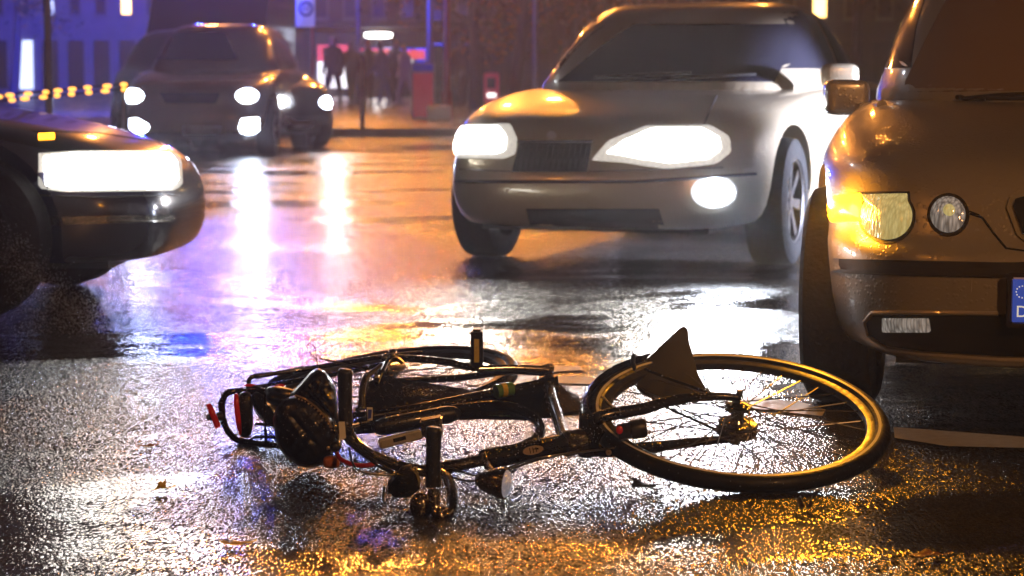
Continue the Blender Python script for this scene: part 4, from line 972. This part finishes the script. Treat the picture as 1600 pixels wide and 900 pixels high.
# ------------------------------------------------------------------ people (silhouettes at the station)
def person(px, Y, h, face, m, label, lean=0, stride=.12, arm=.1):
    b = PZ(px, Y, .12); k = h / 1.75; me = bpy.data.meshes.new('person'); t = thing('person', label, 'person', b, 'people waiting at the station')
    cf, sf = math.cos(face), math.sin(face)
    def q(x, y, z): return b + Vector((x * cf - y * sf, x * sf + y * cf, z)) * k
    J = {'p': (0, 0, .95), 's': (0, lean * .5, 1.2), 'c': (0, lean, 1.40), 'n': (0, lean, 1.50), 'h': (0, lean + .01, 1.62), 'ht': (0, lean, 1.72)}
    bones = [('p', 's'), ('s', 'c'), ('c', 'n'), ('n', 'h'), ('h', 'ht')]; rad = {'p': .15, 's': .15, 'c': .17, 'n': .06, 'h': .09, 'ht': .07}
    for sx, l in ((-1, 'l'), (1, 'r')):
        J['hip' + l] = (sx * .09, 0, .88); J['kn' + l] = (sx * .1, sx * stride, .48); J['an' + l] = (sx * .1, sx * stride * 1.4, .07); J['to' + l] = (sx * .11, sx * stride * 1.4 + .16, .03)
        J['sh' + l] = (sx * .19, lean, 1.40); J['el' + l] = (sx * .25, lean - .03, 1.12); J['wr' + l] = (sx * .22, lean + arm, .88); J['hd' + l] = (sx * .21, lean + arm + .04, .79)
        bones += [('p', 'hip' + l), ('hip' + l, 'kn' + l), ('kn' + l, 'an' + l), ('an' + l, 'to' + l), ('c', 'sh' + l), ('sh' + l, 'el' + l), ('el' + l, 'wr' + l), ('wr' + l, 'hd' + l)]
        rad.update({'hip' + l: .105, 'kn' + l: .075, 'an' + l: .05, 'to' + l: .04, 'sh' + l: .085, 'el' + l: .06, 'wr' + l: .045, 'hd' + l: .035})
    ks = list(J); me.from_pydata([tuple(q(*J[a])) for a in ks], [(ks.index(a), ks.index(c)) for a, c in bones], [])
    o = bpy.data.objects.new('body', me); S.collection.objects.link(o)
    o.modifiers.new('sk', 'SKIN')
    for i, a in enumerate(ks):
        me.skin_vertices[0].data[i].radius = (rad[a] * k,) * 2
    me.skin_vertices[0].data[0].use_root = True
    ss = o.modifiers.new('ss', 'SUBSURF'); ss.levels = 1; ss.render_levels = 1
    dg = bpy.context.evaluated_depsgraph_get(); dg.update(); m2 = bpy.data.meshes.new_from_object(o.evaluated_get(dg)); o.modifiers.clear(); o.data = m2; m2.materials.clear(); m2.materials.append(m); m2.shade_smooth(); par(o, t)
    MB().ell(q(0, lean + .02, 1.63), [(.078 * k, 0, 0), (0, .092 * k, 0), (0, 0, .115 * k)], 14, 10).build('head', M['skin'], o)
    MB().ell(q(0, lean - .005, 1.665), [(.086 * k, 0, 0), (0, .098 * k, 0), (0, 0, .098 * k)], 14, 10).build('hair', M['hair'], o)
person(521, 57, 1.82, 2.6, M['coat1'], 'person in dark coat standing in front of the bright shop window')
person(549, 59, 1.70, .5, M['coat3'], 'person in brownish coat second from the left of the group', .03)
person(575, 60, 1.74, 3.5, M['coat1'], 'person in dark clothes beside the white bollard', .0, .05)
person(601, 58, 1.66, 1.0, M['coat2'], 'person in bright blue jacket leaning forward in the group', .12, .18, .3)
person(617, 61, 1.78, 4.0, M['coat1'], 'dark figure just right of the blue jacket', .02)
person(634, 57.5, 1.60, 2.2, M['coat4'], 'person in pale jacket beside the red poster board', .02, .15)
person(747, 52, 1.80, 3.0, M['coat1'], 'dark figure left of the small red machine')
person(722, 55, 1.72, .3, M['coat3'], 'dark reddish figure right of the thick lamp post')

# ------------------------------------------------------------------ buildings
def kiosk():
    Y = 80; a = PZ(470, Y, .12); b = PZ(668, Y, .12); t = thing('station_kiosk', 'low station kiosk with flat canopy and backlit shop windows', 'kiosk', (a + b) / 2)
    zc = P(580, 46, Y).z
    MB().box(((a.x + b.x) / 2, Y + 3, zc / 2), (b.x - a.x, 4, zc - .2)).build('wall', M['facade'], t)
    MB().box(((a.x + b.x) / 2 + 1, Y + 1.2, zc + .12), (b.x - a.x + 4.5, 8, .22)).build('canopy', M['facadeb'], t)
    for i, (x0, x1, y0, y1, top) in enumerate(((496, 545, 70, 138, 26), (562, 610, 76, 118, 20), (628, 664, 78, 112, 14))):
        p0, p1 = P(x0, y0, Y + .95), P(x1, y1, Y + .95); zm = P(x0, y0 + top, Y + .95).z
        fr_ = MB().box(((p0.x + p1.x) / 2, Y + .97, (p0.z + p1.z) / 2), (p1.x - p0.x + .1, .04, p0.z - p1.z + .1)).build('window', M['windark'], t)
        MB().box(((p0.x + p1.x) / 2, Y + .93, (p0.z + zm) / 2), (p1.x - p0.x, .03, p0.z - zm - .01)).build('sign_band', M['posterred'], fr_)
        n_ = 4
        for j in range(n_):
            xa = p0.x + (p1.x - p0.x) * j / n_; xb = p0.x + (p1.x - p0.x) * (j + .86) / n_
            MB().box(((xa + xb) / 2, Y + .93, (zm + p1.z) / 2), (xb - xa, .03, zm - p1.z - .02)).build('pane', M['posterwhite'] if (i == 0 or j == 1) else M['windark'], fr_)
    c = P(591, 55, Y - 1.5); MB().ell(c, [(.5, 0, 0), (0, .12, 0), (0, 0, .1)], 16, 8, .5).build('ceiling_lamp', M['tube'], t)
    light('POINT', 'ceiling_light', c + Vector((0, -.1, -.25)), None, 500, (1, 1, .95), .3, parent=t)
kiosk()
def building(label, px0, px1, Y, h, m, nx, nz, lit, dep=12, z0=3.2):
    a, b = PZ(px0, Y, .12), PZ(px1, Y, .12); t = thing('building', label, 'building', (a + b) / 2)
    MB().box(((a.x + b.x) / 2, Y + dep / 2, h / 2 + .12), (b.x - a.x, dep, h)).build('wall', m, t)
    MB().box(((a.x + b.x) / 2, Y + dep / 2 - .2, h + .3), (b.x - a.x + .6, dep + .8, .4)).build('cornice', m, t)
    MB().box(((a.x + b.x) / 2, Y - .06, 3.0), (b.x - a.x, .14, .25)).build('cornice', m, t)
    cw = (b.x - a.x) / nx; random.seed(int(px0 + 5000))
    for i in range(nx):
        for j in range(nz):
            x = a.x + cw * (i + .5); z = z0 + 1.1 + j * 3.1
            if z > h - .8: continue
            fr_ = MB().box((x, Y - .03, z), (cw * .5, .08, 1.7)).build('window', M['concrete'], t)
            mm = lit.get((i, j), M['windark'])
            MB().box((x, Y - .075, z), (cw * .5 - .16, .02, 1.54)).build('pane', mm, fr_)
            MB().box((x, Y - .12, z - .9), (cw * .56, .16, .08)).build('sill', M['concrete'], fr_)
    for i in range(nx):
        x = a.x + cw * (i + .5); MB().box((x, Y - .03, 1.35), (cw * .62, .08, 2.1)).build('shopfront', lit.get((i, -1), M['windark']), t)
building('dark building behind the far left cars with a few lit windows', -60, 300, 95, 14, M['facadel'], 9, 4, {(7, -1): M['windark'], (8, 0): M['winwarm'], (6, 0): M['winwarm'], (3, 0): M['wincool'], (2, -1): M['wincool'], (4, 1): M['winwarm']})
building('dark building behind the bus stop sign', 302, 660, 100, 16, M['facadeb'], 8, 5, {(2, 1): M['winwarm'], (5, 2): M['winwarm']})
building('dark building behind the trees', 662, 1150, 105, 15, M['facade'], 12, 4, {(7, -1): M['wincool'], (4, 1): M['winwarm']})
building('dark building far behind the silver sedan and hatchback', 1152, 1760, 100, 13, M['facadeb'], 12, 4, {(2, 0): M['winwarm'], (8, 1): M['winwarm']})

# ------------------------------------------------------------------ trees
def tree(px, Y, label, seed, zc=4.6, rad=3.0, tr=.16):
    random.seed(seed); b = PZ(px, Y, .12); t = thing('tree', label, 'tree', b, 'street trees behind the crossing')
    mb = MB(); top = b + Vector((random.uniform(-.3, .3), 0, zc))
    mb.tube([b, b.lerp(top, .5) + Vector((.1, 0, 0)), top], [tr, tr * .75, tr * .4], 10, smooth=4)
    limbs = []
    for k in range(9):
        a = random.uniform(0, 6.28); s = b.lerp(top, random.uniform(.45, .95)); e = s + Vector((math.cos(a) * rad * .7, math.sin(a) * rad * .7, random.uniform(.4, 2.2)))
        mb.tube([s, s.lerp(e, .5) + Vector((0, 0, .25)), e], [tr * .4, tr * .22, .02], 6, smooth=3); limbs.append(e)
    mb.build('trunk', M['bark'], t)
    cl = MB(); clump = [l + Vector((random.gauss(0, .5), random.gauss(0, .5), random.gauss(0, .5))) for l in limbs for _ in range(4)]
    me_f = []; 
    for c in clump:
        r0 = random.uniform(.45, .95)
        for _ in range(75):
            d = Vector((random.gauss(0, 1), random.gauss(0, 1), random.gauss(0, .7))) * r0 * .55; p = c + d
            u = Vector((random.gauss(0, 1), random.gauss(0, 1), random.gauss(0, 1))).normalized() * random.uniform(.05, .1); v = u.orthogonal().normalized() * u.length * .6
            cl.add([p - u, p + v, p + u, p - v], [(0, 1, 2, 3)])
    me = bpy.data.meshes.new('crown'); me.from_pydata([tuple(v) for v in cl.v], [], cl.f); me.materials.append(M['foliage']); me.materials.append(M['foliageo'])
    for p in me.polygons: p.material_index = 1 if random.random() < .3 else 0
    o = bpy.data.objects.new('crown', me); S.collection.objects.link(o); par(o, t)
tree(742, 50, 'dark autumn tree right of the thick lamp post', 1, 4.2)
tree(800, 47, 'leafy dark tree just left of the slim lamp post', 2, 3.8)
tree(890, 52, 'dark tree above the windscreen of the silver sedan', 3, 4.4)
tree(985, 49, 'dark tree behind the roof of the silver sedan', 4, 4.6)
tree(1330, 60, 'dark tree far behind the hatchback mirror', 5, 4.8)
tree(20, 60, 'dark tree at the far left edge', 6, 4.4)

# ------------------------------------------------------------------ lamps added out of view to warm the cars
def added_lamp(label, loc, col, power):
    t = thing('street_lamp', label, 'lamp post', (loc[0], loc[1], 0))
    MB().tube([(loc[0] , loc[1], 0), (loc[0], loc[1], loc[2])], [.07, .05], 12).build('pole', M['postgrey'], t)
    MB().ell((loc[0], loc[1], loc[2] + .1), [(.3, 0, 0), (0, .3, 0), (0, 0, .08)], 16, 8).build('lamp_head', M['postgrey'], t)
    light('POINT', 'lamp_light', (loc[0], loc[1], loc[2] - .15), None, power, col, .18, parent=t)
added_lamp('added sodium lamp outside the view at right, warming the hatchback', (4.2, -2.5, 5.6), (1, .44, .14), 15000)
added_lamp('added sodium lamp outside the view at left', (-7, 2, 7), SOD, 1500)
fl_t = thing('added_floodlight', 'tripod floodlight out of view, put in to light the flank of the silver sedan', 'added_floodlight', (6.8, 10.7, 0))  # invented flood, out of view, that whitens the sedan flank
for a in (0, 2.1, 4.2): MB().tube([(6.8, 10.7, .95), (6.8 + math.cos(a) * .9, 10.7 + math.sin(a) * .9, .02)], .02, 8).build('leg', M['postgrey'], fl_t)
MB().tube([(6.8, 10.7, .9), (6.8, 10.7, 1.5)], .03, 10).build('mast', M['postgrey'], fl_t)
MB().box((6.85, 10.7, 1.05), (.2, .5, .35)).build('lamp_head', M['postgrey'], fl_t, bevel=.02)
light('SPOT', 'added_flood_beam', (6.6, 10.7, 1.05), (1.6, 11.35, .5), 200000, (.70, .74, 1), .12, 22, .6, parent=fl_t)

# ------------------------------------------------------------------ thin haze added so the lamps glow in the wet night air
mb = MB(); mb.box((0, 90, 11.5), (420, 330, 25)); 
m = bpy.data.materials.new("night haze"); m.use_nodes = True; t = m.node_tree
for n_ in list(t.nodes):
    if n_.type == 'BSDF_PRINCIPLED': t.nodes.remove(n_)
pv_ = t.nodes.new("ShaderNodeVolumePrincipled"); pv_.inputs['Color'].default_value = (.9, .92, 1, 1); pv_.inputs['Density'].default_value = .0028; pv_.inputs['Anisotropy'].default_value = .8
out = [n_ for n_ in t.nodes if n_.type == 'OUTPUT_MATERIAL'][0]; t.links.new(pv_.outputs[0], out.inputs['Volume'])
HZ = mb.build('haze', m, sm=False); HZ['kind'] = 'stuff'
